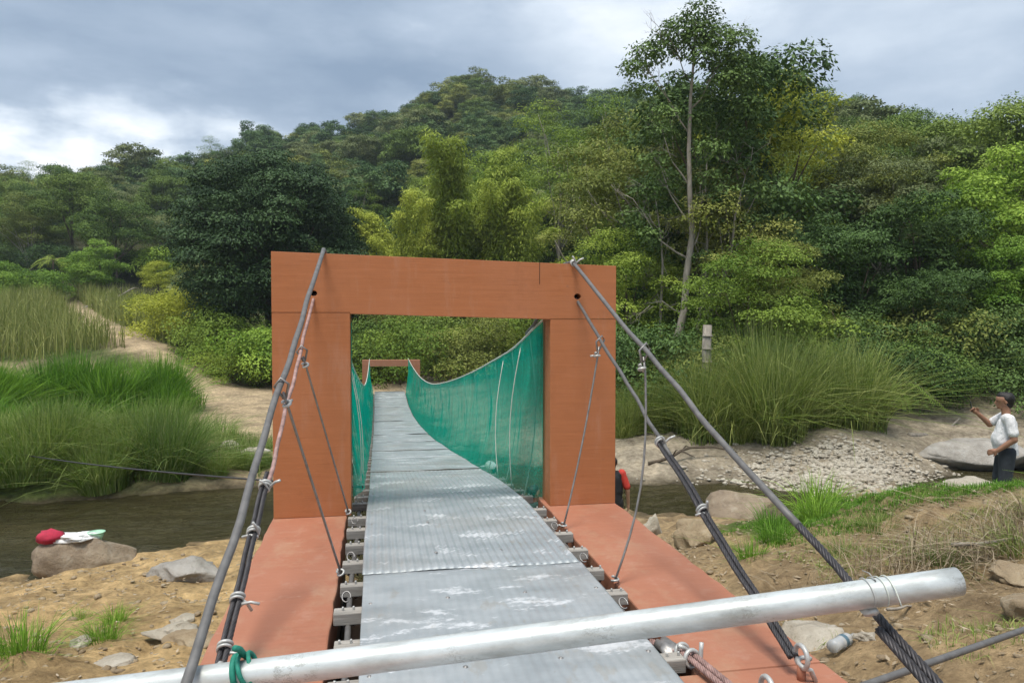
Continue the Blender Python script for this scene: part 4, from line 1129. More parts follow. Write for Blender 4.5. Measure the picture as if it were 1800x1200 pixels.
# second stem forking to the right
st = [P(0.9, -0.4, 0.5), P(1.0, 1.2, 0.5), P(1.15, 2.4, 0.4), P(1.75, 3.7, .3), P(2.1, 4.9, .3), P(2.2, 6.4, .2), P(2.6, 8.0, .2)]
mb.tube(st, [.11, .10, .09, .075, .06, .045, .02], 7)
for z_ in range(2, 7):
    for q in range(3): twigs(st[z_], rs.normal(size=3) * .7 + np.array([0, 0, .8]), rs.uniform(.6, 1.2), .022, 2)
for a, b in (((1.75, 3.7), (1.5, 6.2)), ((2.0, 4.6), (3.0, 6.0)), ((2.1, 5.0), (1.6, 7.0)), ((2.15, 5.8), (3.2, 7.4))):
    mb.tube([P(*a, .3), P((a[0] + b[0]) / 2 + .15, (a[1] + b[1]) / 2, .5), P(*b, rs.uniform(-.4, .6))], [.035, .025, .010], 6)
cl = [(np.array(P(u, z, rs.uniform(-.9, .9))), r) for u, z, r in
      [(-1.75, 12.5, .55), (-1.35, 12.9, .6), (-0.8, 13.1, .6), (-0.4, 13.5, .7), (0.1, 13.9, .7), (0.55, 14.2, .7), (0.95, 13.9, .65), (1.35, 13.4, .7), (1.8, 12.9, .75), (1.5, 12.4, .6), (0.6, 13.3, .6), (0.0, 13.0, .5), (-1.9, 11.6, .4), (-1.5, 11.2, .35), (2.1, 12.2, .8), (1.7, 11.5, .6),
       (-0.9, 10.2, .55), (-1.1, 9.4, .5), (-0.5, 9.8, .5), (0.7, 10.3, .5), (-1.2, 8.4, .5), (-0.6, 8.0, .45), (0.9, 8.8, .55), (1.2, 7.8, .5), (-1.6, 7.2, .5), (-1.9, 6.4, .5), (1.0, 6.9, .45), (2.4, 8.2, .6), (3.1, 7.4, .55), (1.7, 7.0, .5), (2.9, 6.2, .5), (1.5, 6.1, .4), (-1.4, 5.6, .4), (0.6, 12.4, .5), (-0.2, 11.8, .4), (0.9, 11.2, .45), (-2.0, 12.2, .4), (2.2, 11.6, .6), (2.4, 10.6, .6), (2.0, 9.6, .6)]]
cl = [(c_, r_ * 1.3) for c_, r_ in cl]
for u0, w0, h0 in ((-0.55, 0.6, 7.4), (0.75, 0.35, 8.6)):
    pp = [P(u0 + 0.12 * math.sin(z_ * 0.9 + u0 * 5) + 0.05 * z_ * (1 if u0 > 0 else -1), z_, w0) for z_ in np.linspace(-0.4, h0, 9)]
    mb.tube(pp, list(np.linspace(.085, .02, 9)), 7)
    for z_ in range(3, 9):
        for q in range(2): twigs(pp[z_], rs.normal(size=3) * .8 + np.array([0, 0, .6]), rs.uniform(.5, 1.1), .018, 2)
    cl += [(np.array(pp[z_]) + rs.normal(size=3) * 0.5, rs.uniform(.4, .65)) for z_ in (5, 6, 7, 8, 8)]
sparse_t = (mb.mesh('tall_tree_trunk', BP, True), crown_from_clumps('tall_tree_crown', cl, 430, 0.22, 0.12, M['lf_dark'], rs, 0.62, 0.5, 0.3, 0.5))
plant('tall_tree', sparse_t, (tx, ty, tz), 1.0, 0.0, 'tall slender tree with pale winding trunk and dark top crown right of the portal')
# dead straight trunk in the reeds
dt = MB().tube([(0, 0, -0.5), (0.02, 0, 1.0), (-0.02, 0.02, 2.2), (0.0, 0, 3.1)], [.17, .155, .15, .14], 10)
for z in np.arange(0.2, 3.0, 0.42): dt.tube([(0, 0, z), (0, 0, z + 0.05)], [.168, .168], 10)
o = dt.build('dead_trunk', BP, None, True, on(10.55, 22.4)); tag(o, 'straight pale bare trunk standing in the tall grass right of the portal', 'tree trunk')
# middle-distance trees, each in its place
TREES = [
    # kind, x, y, scale, sink, label, name
    ('deep', 16.6, 32.6, 1.62, 0.8, 'dark dense tree right behind the tall slender tree', 'broadleaf_tree'),
    ('yellow', 20.4, 36.0, 1.5, 0.2, 'tree with bright yellow-green crown right of the tall slender tree', 'broadleaf_tree'),
    ('olive', 13.6, 36.0, 1.32, 0.5, 'olive tree rising left of the tall slender trunk', 'broadleaf_tree'),
    ('forest_o', 13.4, 42.0, 1.25, 0.8, 'olive feathery tree above the right end of the lintel', 'broadleaf_tree'),
    ('deep', 12.0, 35.5, 0.72, 0.6, 'low dark bushy tree just above the right end of the lintel', 'broadleaf_tree'),
    ('mid', 13.6, 25.4, 0.78, 0.9, 'yellowish bushy tree behind the tall grass right of the bare trunk', 'broadleaf_tree'),
    ('olive', 15.6, 26.0, 0.72, 0.9, 'olive bushy tree touching the yellowish one behind the tall grass', 'broadleaf_tree'),
    ('mid', 10.6, 30.5, 0.80, 0.6, 'leafy tree between the portal and the tall slender trunk', 'broadleaf_tree'),
    ('olive', 14.2, 30.2, 0.95, 0.4, 'olive tree close right of the tall slender trunk', 'broadleaf_tree'),
    ('deep', 19.0, 27.6, 0.80, 0.8, 'dark blue-green tree between the yellowish tree and the right wood', 'broadleaf_tree'),
    ('grey', 25.5, 34.0, 0.95, 0.6, 'pale grey-green tree on the right slope above the river bend', 'broadleaf_tree'),
    ('grey', 29.5, 35.5, 0.92, 0.6, 'second pale grey-green tree on the right slope nearer the picture edge', 'broadleaf_tree'),
    ('bright', 27.3, 28.8, 0.98, 0.4, 'bright green tree at the right picture edge above the man', 'broadleaf_tree'),
    ('bright', 24.6, 25.4, 0.62, 0.2, 'small bright green tree just above the man in white', 'broadleaf_tree'),
    ('deep', 22.0, 27.0, 0.85, 0.7, 'dark shaded tree leaning over the river behind the man', 'broadleaf_tree'),
    ('deep', 20.4, 24.6, 0.55, 0.5, 'low dark tree over the shaded bank left of the man', 'broadleaf_tree'),
    ('bamboo', 1.9, 54.5, 1.45, 0.4, 'yellow-green bamboo clump above the left half of the lintel', 'bamboo_clump'),
    ('bamboo', 5.9, 55.0, 1.95, 0.4, 'tallest yellow-green bamboo clump above the middle of the lintel', 'bamboo_clump'),
    ('bamboo2', 9.4, 54.0, 1.75, 0.4, 'rounded bamboo clump right of the tallest bamboo', 'bamboo_clump'),
    ('bamboo2', -1.2, 54.0, 1.15, 0.3, 'low bamboo clump beside the dark dome-shaped tree', 'bamboo_clump'),
    ('feather', 14.4, 58.0, 1.75, 0.5, 'light green feathery tree with thin dark trunk above the lintel', 'broadleaf_tree'),
    ('feather', 17.4, 54.0, 1.55, 0.5, 'feathery tree with pale thin trunk left of the tall tree', 'broadleaf_tree'),
    ('mid', 11.5, 66.0, 1.75, 0.5, 'rounded mid-green tree behind the bamboo clumps', 'broadleaf_tree'),
    ('bright', -27.0, 80.0, 0.85, 1.0, 'yellow-green tree above the tall grass on the left slope', 'broadleaf_tree'),
    ('yellow', -20.5, 76.0, 0.70, 0.8, 'small yellowish tree left of the dark dome-shaped tree', 'broadleaf_tree'),
    ('broad', -36.0, 98.0, 1.35, 0.6, 'broad tree high on the left slope', 'broadleaf_tree'),
    ('grey', -15.0, 70.0, 0.75, 0.6, 'greyish tree in the gap left of the dark dome-shaped tree', 'broadleaf_tree'),
]
T['forest_o'] = tree_proto('feather_olive', 9.0, (2.6, 2.6, 3.2), 0.6, 46, 0.85, 280, 0.17, 0.065, M['lf_olive'], BP, 19, 0.42, up_bias=0.7)
for i, (kd, x, y, s, sink, lab, nm) in enumerate(TREES):
    plant(nm, T[kd], on(x, y, -sink), s, i * 1.7, lab, 'bamboo' if 'bamboo' in nm else 'tree', parts=('culms', 'leaves') if 'bamboo' in nm else ('trunk', 'crown'))
SHR = [
    ('yellow', -12.6, 52.5, 1.45, 'yellow-green shrub left of the sandy path end'), ('mid', -9.6, 48.0, 1.55, 'large green shrub under the dark dome-shaped tree'),
    ('bright', -7.0, 45.0, 1.45, 'leafy green shrub just left of the portal'), ('mid', -8.2, 44.0, 0.9, 'low green shrub at the sandy bank left of the portal'),
    ('yellow', -14.4, 57.5, 1.5, 'yellowish shrub above the path below the dark tree'), ('mid', -4.5, 46.5, 1.5, 'green shrub hidden partly by the left portal column'),
    ('bright', -34.5, 76.0, 1.4, 'light green shrub at the left picture edge above the grass'), ('bright', -31.0, 76.5, 1.3, 'light green shrub beside the left-edge shrub above the grass'),
    ('forest', 9.0, 27.5, 1.1, 'dark shrub right of the portal behind the reeds'), ('olive', 9.4, 25.5, 0.8, 'tangled grey-green shrub against the right side of the portal'),
    ('dark', 16.8, 23.6, 1.0, 'dark shrub at the right end of the tall grass'), ('dark', 18.4, 22.8, 0.9, 'low dark shrub on the shaded far bank'),
]
for i, (kd, x, y, s, lab) in enumerate(SHR):
    plant('shrub', S[kd], on(x, y, -0.1), s, i * 1.3, lab, 'shrub', parts=SP)
PALM = palm_proto(91); PALM2 = palm_proto(92, 0.9, 12, 1.5)
for pr_, x, y, s_, lab in ((PALM, -33.5, 86.0, 1.0, 'dark palm among the trees at the left above the tall grass'), (PALM2, 17.0, 22.0, 1.0, 'small palm with pale fronds at the right end of the tall grass'), (PALM2, 18.9, 23.2, 0.9, 'small palm on the shaded bank left of the man'), (PALM2, 17.9, 27.4, 1.8, 'drooping palm crown in the dark trees above the tall grass')):
    plant('palm', pr_, on(x, y, -0.1), s_, x, lab, 'palm', parts=('stem', 'fronds'))
# undergrowth that closes the foot of the wood
rs = np.random.RandomState(202)
def scatter_px(n, px0, px1, t0, t1, mind, rs, prev=()):
    """points on the ground inside a wedge of the valley: bearing and distance from the bridge head"""
    out = list(prev); k0 = len(out); tries = 0
    while len(out) - k0 < n and tries < n * 40:
        tries += 1
        u = rs.uniform(px0, px1); t = math.sqrt(rs.uniform(t0 * t0, t1 * t1))
        q = FWD * t + RGT * (t * u)
        if all((q.x - a) ** 2 + (q.y - b) ** 2 > mind ** 2 for a, b in out): out.append((q.x, q.y))
    return out[k0:]
KW0 = {'dark': 'dark green', 'forest': 'dull green', 'mid': 'mid-green', 'olive': 'olive', 'yellow': 'yellow-green'}
for (x, y) in scatter_px(34, 0.17, 0.78, 24.5, 36, 1.7, rs):
    kd = ['dark', 'forest', 'mid', 'dark', 'olive'][rs.randint(5)]; u = (Vector((x, y, 0)).dot(RGT)) / (Vector((x, y, 0)).dot(FWD))
    plant('shrub', S[kd], on(x, y, -0.2), rs.uniform(0.8, 1.3), rs.uniform(0, 6), KW0[kd] + ' undergrowth shrub ' + ('between the portal and the bare trunk' if u < 0.30 else 'behind the tall grass stand' if u < 0.48 else 'on the shaded bank behind the man in white'), 'shrub', 'undergrowth right of the portal', parts=SP)
for (x, y) in scatter_px(26, -0.24, 0.17, 43, 55, 2.2, rs):
    kd = ['mid', 'forest', 'mid', 'yellow', 'olive'][rs.randint(5)]
    plant('shrub', S[kd], on(x, y, -0.3), rs.uniform(1.1, 1.8), rs.uniform(0, 6), KW0[kd] + ' undergrowth shrub ' + ('left of' if x < -0.7 else 'right of' if x > 2.2 else 'straight behind') + ' the far portal of the bridge', 'shrub', 'undergrowth behind the far portal', parts=SP)
for k, (x, y) in enumerate(sorted(scatter_px(20, -0.76, -0.30, 78, 96, 2.6, rs))):
    kd = ['mid', 'forest', 'dark', 'olive', 'bright'][rs.randint(5)]
    plant('shrub', S[kd], on(x, y, -0.3), rs.uniform(1.2, 2.0), rs.uniform(0, 6), 'undergrowth shrub under the trees of the left slope', 'shrub', 'undergrowth of the left slope', parts=SP)
# hillside trees: the nearer ones singly, the rest as one wood
KW = {'broad': 'broad green', 'olive': 'olive', 'grey': 'pale grey-green', 'mid': 'leafy mid-green', 'deep': 'dark green', 'feather': 'feathery', 'bright': 'bright green', 'forest': 'dull green', 'dark': 'dark green', 'yellow': 'yellow-green'}
def belt(t, a, b): return 'lower' if t < a else ('middle' if t < b else 'upper')
HT = [('broad', .30), ('olive', .16), ('grey', .12), ('mid', .18), ('deep', .12), ('feather', .06), ('bright', .06)]
kinds = [k for k, _ in HT]; pr = np.array([w for _, w in HT]); pr /= pr.sum()
pts = scatter_px(52, 0.15, 0.80, 38, 78, 4.0, rs)
for (x, y) in pts:
    kd = kinds[rs.choice(len(kinds), p=pr)]
    plant('hillside_tree', T[kd], on(x, y, -1.2), rs.uniform(0.75, 1.1), rs.uniform(0, 6), KW[kd] + ' tree on the ' + belt(math.hypot(x, y), 52, 64) + ' belt of the right-hand wooded slope', 'tree', 'wood on the right slope')
pts2 = scatter_px(44, -0.22, 0.16, 66, 105, 5.0, rs)
for (x, y) in pts2:
    kd = kinds[rs.choice(len(kinds), p=pr)]
    plant('hillside_tree', T[kd], on(x, y, -1.2), rs.uniform(0.85, 1.2), rs.uniform(0, 6), KW[kd] + ' tree on the ' + belt(math.hypot(x, y), 80, 93) + ' slope behind the bamboo above the portal', 'tree', 'wood behind the bamboo')
pts3 = scatter_px(40, -0.78, -0.30, 84, 125, 5.0, rs)
for (x, y) in pts3:
    kd = kinds[rs.choice(len(kinds), p=pr)]
    plant('hillside_tree', T[kd], on(x, y, -1.5), rs.uniform(0.85, 1.25), rs.uniform(0, 6), KW[kd] + ' tree on the ' + belt(math.hypot(x, y), 100, 113) + ' left slope above the tall grass', 'tree', 'wood on the left slope')
# far wood: points carrying a crown each, five lighter crowns
FK = [tree_proto('far%d' % k, 9, (3.0 + .3 * (k % 3), 3.0, 2.5 + .4 * (k % 2)), 0.6, 34, 0.9, 150, 0.40, 0.19, M[m], B, 60 + k, 0.55, low=-0.4, nb=4)
      for k, m in enumerate(('lf_forest2', 'lf_forest', 'lf_grey', 'lf_forest2', 'lf_olive'))]
fp = []
for (a, b, t0, t1, n) in ((-0.85, -0.3, 112, 190, 700), (-0.32, 0.18, 98, 300, 2100), (0.15, 0.85, 74, 175, 1100)):
    q = scatter_px(0, a, b, t0, t1, 3.0, rs)
    u = rs.uniform(a, b, n); t = np.sqrt(rs.uniform(t0 * t0, t1 * t1, n))
    fp.append(np.stack([FWD.x * t + RGT.x * t * u, FWD.y * t + RGT.y * t * u], 1))
fp = np.concatenate(fp)
fzp = gz(fp[:, 0], fp[:, 1]) - 0.6 + rs.uniform(-1.6, 1.4, len(fp))
wood = obj('far_wood', meshdata('far_wood', np.stack([fp[:, 0], fp[:, 1], fzp], 1), [], None, False,
    {'size': ('FLOAT', np.clip(rs.lognormal(-0.30, 0.28, len(fp)), 0.4, 1.45)), 'spin': ('FLOAT', rs.uniform(0, 6.28, len(fp))), 'pick': ('FLOAT', rs.randint(0, 5, len(fp)))}))
tag(wood, 'dense far-off wood covering the hill up to its ridge', 'wood', kind='stuff')
# the five crowns stand as real trees on the ridge; the wood repeats their crowns
ridge = [(-52, 146), (-31, 158), (38, 240), (64, 132), (20, 205)]
fcr = []
RL = ['tree on the left ridge at the picture edge', 'tree on the ridge left of the dark dome-shaped tree', 'tree on the summit of the far hill', 'tree on the ridge of the right-hand hill', 'tree below the summit of the far hill']
for (x, y), pr_, lab in zip(ridge, FK, RL):
    o = empty('ridge_tree', on(x, y, -1.0)); tag(o, lab, 'tree', 'trees on the ridge')
    obj('trunk', pr_[0], o); c = obj('crown', pr_[1], o); fcr.append(c)
SKY = [(-0.655, 150, 'feather'), (-0.56, 150, 'broad'), (-0.51, 152, 'olive'), (-0.40, 160, 'feather'), (-0.33, 190, 'broad'), (-0.265, 205, 'feather'), (-0.215, 222, 'deep'), (-0.16, 232, 'broad'), (-0.10, 250, 'feather'), (-0.062, 258, 'deep'), (-0.045, 260, 'broad'), (-0.012, 258, 'deep'), (0.04, 250, 'feather'), (0.10, 242, 'broad'), (0.14, 235, 'deep'),
       (0.375, 142, 'feather'), (0.42, 138, 'broad'), (0.495, 132, 'feather'), (0.55, 128, 'deep'), (0.575, 127, 'feather'), (0.64, 122, 'broad'), (0.67, 118, 'deep')]
for k, (u, t, kd) in enumerate(SKY):
    q = FWD * t + RGT * (t * u)
    plant('ridge_tree', T[kd], on(q.x, q.y, rs.uniform(-0.5, 1.8)), rs.uniform(0.85, 1.25), k * 1.1, ORD_[k] + ' tree from the left standing out against the sky on the ridge', 'tree', 'trees on the skyline')
ng = bpy.data.node_groups.new('far_wood', 'GeometryNodeTree')
ng.interface.new_socket('Geometry', in_out='INPUT', socket_type='NodeSocketGeometry')
ng.interface.new_socket('Geometry', in_out='OUTPUT', socket_type='NodeSocketGeometry')
gi = ng.nodes.new('NodeGroupInput'); go = ng.nodes.new('NodeGroupOutput')
jn = ng.nodes.new('GeometryNodeJoinGeometry')
def named(n, ty='FLOAT'):
    a = ng.nodes.new('GeometryNodeInputNamedAttribute'); a.data_type = ty; a.inputs['Name'].default_value = n
    return a.outputs['Attribute']
cx = ng.nodes.new('ShaderNodeCombineXYZ'); ng.links.new(named('spin'), cx.inputs['Z'])
for k, c in enumerate(fcr):
    oi = ng.nodes.new('GeometryNodeObjectInfo'); oi.transform_space = 'ORIGINAL'; oi.inputs['Object'].default_value = c; oi.inputs['As Instance'].default_value = True
    cp_ = ng.nodes.new('FunctionNodeCompare'); cp_.data_type = 'FLOAT'; cp_.operation = 'EQUAL'
    ng.links.new(named('pick'), cp_.inputs['A']); cp_.inputs['B'].default_value = float(k); cp_.inputs['Epsilon'].default_value = 0.1
    ip = ng.nodes.new('GeometryNodeInstanceOnPoints')
    ng.links.new(gi.outputs[0], ip.inputs['Points']); ng.links.new(oi.outputs['Geometry'], ip.inputs['Instance'])
    ng.links.new(cp_.outputs['Result'], ip.inputs['Selection']); ng.links.new(cx.outputs[0], ip.inputs['Rotation']); ng.links.new(named('size'), ip.inputs['Scale'])
    ng.links.new(ip.outputs[0], jn.inputs[0])
ng.links.new(jn.outputs[0], go.inputs[0])
wm = wood.modifiers.new('wood', 'NODES'); wm.node_group = ng

# ------------------------------------------------------------------ grasses
G_tall = blades('tall_grass', 1000, 0.95, 2.1, 0.032, M['gr_tall'], 71, 0.42, 4, 0.55)
G_reed = blades('green_reed', 1300, 0.9, 1.9, 0.045, M['gr_green'], 72, 0.32, 4, 0.4)
G_tuss = blades('tussock', 1100, 0.8, 1.5, 0.03, M['gr_mix'], 73, 0.5, 4, 0.45, tip_t=0.30)
G_low = blades('grass_tuft', 260, 0.24, 0.42, 0.012, M['gr_green'], 74, 0.6, 3)
G_dry = blades('dry_tuft', 240, 0.30, 0.40, 0.010, M['gr_mix'], 75, 0.8, 3)
def clump(me, x, y, s, label, group, rz, name='grass_clump', sz=None):
    o = obj(name, me, None, on(x, y, -0.05), (0, 0, rz)); o.scale = (s, s, sz or s)
    return tag(o, label, 'grass', group)
rs = np.random.RandomState(303)
ORD = ['first', 'second', 'third', 'fourth', 'fifth', 'sixth', 'seventh', 'eighth', 'ninth', 'tenth', 'eleventh', 'twelfth', 'thirteenth', 'fourteenth', 'fifteenth', 'sixteenth', 'seventeenth', 'eighteenth', 'nineteenth', 'twentieth', 'twenty-first', 'twenty-second', 'twenty-third', 'twenty-fourth', 'twenty-fifth', 'twenty-sixth']
def row(me, spots, what, group):
    """clumps counted from left to right as the bridge head sees them"""
    spots = sorted(spots, key=lambda p: (p[0] * RGT.x + p[1] * RGT.y) / (p[0] * FWD.x + p[1] * FWD.y))
    for k, (x, y, s) in enumerate(spots):
        o = clump(me, x, y, s, what % ORD[k], group, rs.uniform(0, 6), sz=s * rs.uniform(0.8, 1.25))
        o.rotation_euler = (rs.uniform(-.16, .16), rs.uniform(-.16, .16), rs.uniform(0, 6))
row(G_tall, [(lerp(9.7, 14.9, i / 20) + rs.uniform(-.4, .4), 20.7 + rs.uniform(-0.5, 1.9) + 0.08 * i * 0.36, rs.uniform(0.5, 1.05)) for i in np.linspace(0, 20, 26)], '%s clump from the left in the tall grass stand right of the portal', 'tall grass stand on the far bank')
row(G_tall, [(7.6 + 0.45 * i, 21.5 + rs.uniform(0, 1.2), rs.uniform(0.45, 0.65)) for i in range(5)], '%s clump of shorter grass counted from the right portal column', 'shorter grass right of the portal')
row(G_reed, [(lerp(-16.0, -8.6, a), lerp(29.0, 33.4, a) + rs.uniform(-1.0, 1.6), rs.uniform(0.65, 1.15)) for a in rs.uniform(0, 1, 24)], '%s clump from the left in the fresh green reeds beside the sandy path', 'green reeds on the left bank')
row(G_reed, [(-12.4 + rs.uniform(-3, 1.2), 26.0 + rs.uniform(-1.5, 1.2), rs.uniform(0.5, 0.8)) for i in range(6)], '%s clump of green reeds from the left picture edge', 'reeds at the left edge')
row(G_tuss, [(x, 19.6 + rs.uniform(-0.1, 2.4), rs.uniform(0.5, 0.85) * (1.0 if x < -5.2 else 0.65)) for x in rs.uniform(-10.8, -5.1, 26)], '%s drooping tussock from the left along the far river edge', 'tussocks along the left river edge')
row(G_tuss, [(lerp(-4.6, -2.6, rs.rand()), 20.0 + rs.uniform(-.2, 1.2), rs.uniform(0.18, 0.36)) for i in range(6)], '%s small tussock from the left by the water beside the portal', 'small tussocks left of the portal')
LOWG = [(6.9, 10.6, 1.5, 'tall fresh grass tuft beside the boulder in the stream'), (5.6, 9.7, 0.9, 'green grass tuft left of the white stone'), (6.0, 9.2, 1.0, 'green grass tuft under the white stone'), (7.4, 10.2, 0.9, 'green tuft right of the tall fresh tuft'),
        (-3.05, 7.0, 0.9, 'green weed patch at the bottom left corner'), (-2.6, 7.6, 0.6, 'small weed on the left bank by the flat stones'), (-2.75, 8.4, 0.5, 'sparse green weed on the tan left bank'), (-3.3, 9.0, 0.4, 'low dark weed on the tan left bank'),
        (5.0, 8.6, 0.8, 'scrubby grass right of the slab edge'), (4.4, 8.1, 0.7, 'scrubby tuft next to the right slab'), (7.35, 6.1, 1.0, 'leaning green grass tuft at the right picture edge')]
for i, (x, y, s, lab) in enumerate(LOWG): clump(G_low, x, y, s, lab, None, i * 1.1, 'grass_tuft')
DRYG = [(5.6, 6.5, 0.7, 'dry straw tuft above the end of the steel tube'), (6.2, 6.1, 0.8, 'dry straw tuft right of the tube end'), (5.3, 7.6, 0.7, 'dry tuft on the brown mound'), (6.0, 8.0, 0.7, 'half green tuft on the brown mound'), (6.8, 6.3, 0.7, 'half dry tuft near the right picture edge'), (-4.6, 24.5, 1.6, 'dry weed on the sandy left bank'), (-5.4, 26.5, 2.0, 'grey-green weed on the sandy left bank')]
for i, (x, y, s, lab) in enumerate(DRYG): clump(G_dry, x, y, s, lab, None, i * 1.9, 'dry_tuft')
# grass that nobody could count
def field(name, n, region, h, w, mat, seed, lean, label, seg=3):
    rs = np.random.RandomState(seed)
    xy = region(rs, n); b = np.stack([xy[:, 0], xy[:, 1], gz(xy[:, 0], xy[:, 1]) - 0.03], 1)
    o = obj(name, blades(name, 0, 1, h, w, mat, seed, lean, seg, base=b)); return tag(o, label, 'grass', kind='stuff')
def slope_region(rs, n):
    out = []
    while len(out) < n:
        t = math.sqrt(rs.uniform(44 ** 2, 74 ** 2)); u = rs.uniform(-0.84, -0.46)
        q = FWD * t + RGT * (t * u)
        px = np.interp(q.y, [42.4, 47.1, 54.1, 58.6, 72, 85], [-10.0, -13.0, -17.8, -20.3, -27, -34])
        if q.x < px - 1.3 or q.x > px + 1.8: out.append((q.x, q.y))
    return np.array(out)
field('slope_grass', 16000, slope_region, 1.9, 0.055, M['gr_dry'], 81, 0.35, 'tall yellowing grass on the slope at left')
def stand_region(rs, n): return np.stack([rs.uniform(9.0, 15.4, n), 20.2 + rs.uniform(0, 3.0, n) + 0.15 * rs.normal(size=n)], 1)
field('tall_grass_fill', 5200, stand_region, 1.35, 0.03, M['gr_tall'], 86, 0.6, 'thinner grass filling the tall stand on the far bank', 4)
def reed_region(rs, n): a = rs.uniform(0, 1, n); return np.stack([lerp(-16.5, -7.6, a), lerp(28.4, 33.6, a) + rs.uniform(-2.4, 2.0, n)], 1)
field('reed_fill', 4200, reed_region, 1.1, 0.04, M['gr_green'], 87, 0.5, 'lower fresh grass round the green reeds at left', 4)
def turf_region(rs, n):
    x = rs.uniform(5.0, 12.0, n * 4); y = rs.uniform(7.0, 11.6, n * 4)
    k = (np.abs(y - 8.9 + (x - 8) * 0.16) < 1.3 + 0.2 * (x - 6)) & (fbm(x * 0.8, y * 0.8, 7, 3) > -0.16)
    return np.stack([x[k], y[k]], 1)[:n]
field('bank_grass', 30000, turf_region, 0.10, 0.010, M['gr_green'], 82, 0.7, 'short bright green grass on top of the right bank')
def scrub_region(rs, n):
    x = rs.uniform(3.2, 10.0, n * 6); y = rs.uniform(4.2, 8.2, n * 6)
    k = (fbm(x * 0.7, y * 0.7, 17, 3) > 0.12) & (y + 0.25 * x < 9.0)
    return np.stack([x[k], y[k]], 1)[:n]
field('scrub_grass', 4000, scrub_region, 0.11, 0.007, M['gr_mix'], 83, 0.9, 'patchy half dry grass over the brown right bank')
def left_region(rs, n):
    x = rs.uniform(-11, -3.0, n * 3); y = rs.uniform(19.6, 27, n * 3)
    k = (fbm(x * 0.5, y * 0.5, 27, 3) > -0.05)
    return np.stack([x[k], y[k]], 1)[:n]
field('bank_scrub', 7000, left_region, 0.40, 0.02, M['gr_mix'], 84, 0.7, 'scrubby grass over the sandy far left bank')
def straw_region(rs, n):
    a = rs.normal(size=(n, 2)) * np.array([0.75, 0.22]); return a + np.array([6.0, 6.5])
field('dead_straw', 900, straw_region, 0.42, 0.011, M['gr_straw'], 85, 1.6, 'tangle of dead straw and roots on the right bank')

# ------------------------------------------------------------------ rocks and litter
def rock(label, x, y, s, seed, mat, rz=0.0, z=None, amp=0.45, sub=4, name='rock', group=None):
    P_, F_ = blob((0, 0, 0), tuple(1.15 * q for q in s), seed, sub, amp * 0.8, 1.9, 16)
    P_[:, 2] = np.where(P_[:, 2] < -0.45 * s[2], -0.45 * s[2] + (P_[:, 2] + 0.45 * s[2]) * 0.2, P_[:, 2])
    o = obj(name, meshdata(name, P_, F_, mat, True), None, (x, y, (gz1(x, y) if z is None else z) + 0.25 * s[2]), (0, 0, rz))
    return tag(o, label, 'rock', group)
wash = rock('brown boulder in the shallows with laundry lying on it', -4.75, 13.3, (0.74, 0.46, 0.50), 3, M['rk_brown'], 0.25, -2.42, 0.25, name='boulder')
rock('brown boulder in the stream right of the bridge', 7.55, 14.3, (0.85, 0.55, 0.50), 4, M['rk_brown'], -0.2, -2.42, 0.3, name='boulder')
rock('wide smooth pale grey boulder behind the man', 17.0, 18.6, (1.9, 1.2, 0.62), 5, M['rk_grey'], -0.2, -2.35, 0.22, name='boulder')
rock('brown boulder at the right picture edge behind the man', 19.4, 17.6, (1.2, 0.9, 0.5), 6, M['rk_purple'], 0.2, -2.4, 0.3, name='boulder')
rock('white stone on the green edge of the right bank', 7.0, 10.6, (0.34, 0.24, 0.20), 7, M['rk_pale'], 0.3)
rock('square tan block beside the right slab', 4.55, 10.0, (0.34, 0.26, 0.26), 8, M['rk_tan'], 0.2)
rock('pale upright stone at the water edge right of the portal', 4.9, 12.6, (0.24, 0.20, 0.28), 9, M['rk_pale'], 0.8)
rock('flat layered pale rock on the grassy crest', 8.1, 8.8, (0.75, 0.35, 0.16), 10, M['rk_pale'], -0.2)
rock('second flat pale rock nearer the man', 9.3, 8.0, (0.45, 0.28, 0.13), 11, M['rk_pale'], 0.3)
rock('rounded tan stone right of the crest rocks', 8.6, 7.3, (0.26, 0.2, 0.12), 12, M['rk_tan'], 0.3)
rock('large pale slab rock under the right end of the steel tube', 3.55, 5.6, (0.36, 0.24, 0.13), 13, M['rk_pale'], 0.1)
rock('white pebble beside the plastic bottle', 3.72, 5.05, (0.085, 0.065, 0.05), 14, M['rk_pale'])
rock('tan stone touching the outer edge of the right slab', 2.75, 4.7, (0.16, 0.12, 0.09), 15, M['rk_tan'])
rock('brown boulder cut by the lower right picture edge', 5.05, 4.70, (0.34, 0.32, 0.22), 16, M['rk_tan'])
rock('flat tan rock above the brown boulder at the right edge', 5.75, 5.75, (0.26, 0.2, 0.10), 17, M['rk_tan'])
rock('grey rock with a dark hollow on the left bank', -2.75, 11.2, (0.62, 0.34, 0.2), 18, M['rk_grey'], -0.3)
rock('pale flat stone on the left bank nearest the tube', -2.25, 6.9, (0.17, 0.11, 0.05), 19, M['rk_pale'])
rock('double pale stone on the left bank', -1.95, 7.6, (0.22, 0.13, 0.08), 20, M['rk_pale'], 0.3)
rock('brown stone beside the double pale stone', -1.72, 7.4, (0.24, 0.15, 0.09), 21, M['rk_tan'], -0.2)
rock('rounded pale stone on the left bank by the weeds', -2.75, 7.5, (0.09, 0.08, 0.07), 22, M['rk_pale'])
rock('whitish stone above the double stone on the left bank', -2.05, 8.3, (0.15, 0.1, 0.08), 23, M['rk_pale'], 0.5)
rock('white rubble stone on the far sandy bank left of the portal', -4.3, 23.0, (0.32, 0.22, 0.18), 24, M['rk_pale'], 0.2)
rock('pale rubble stone at the far water edge left of the portal', -3.4, 22.0, (0.36, 0.22, 0.16), 25, M['rk_pale'], 0.7)
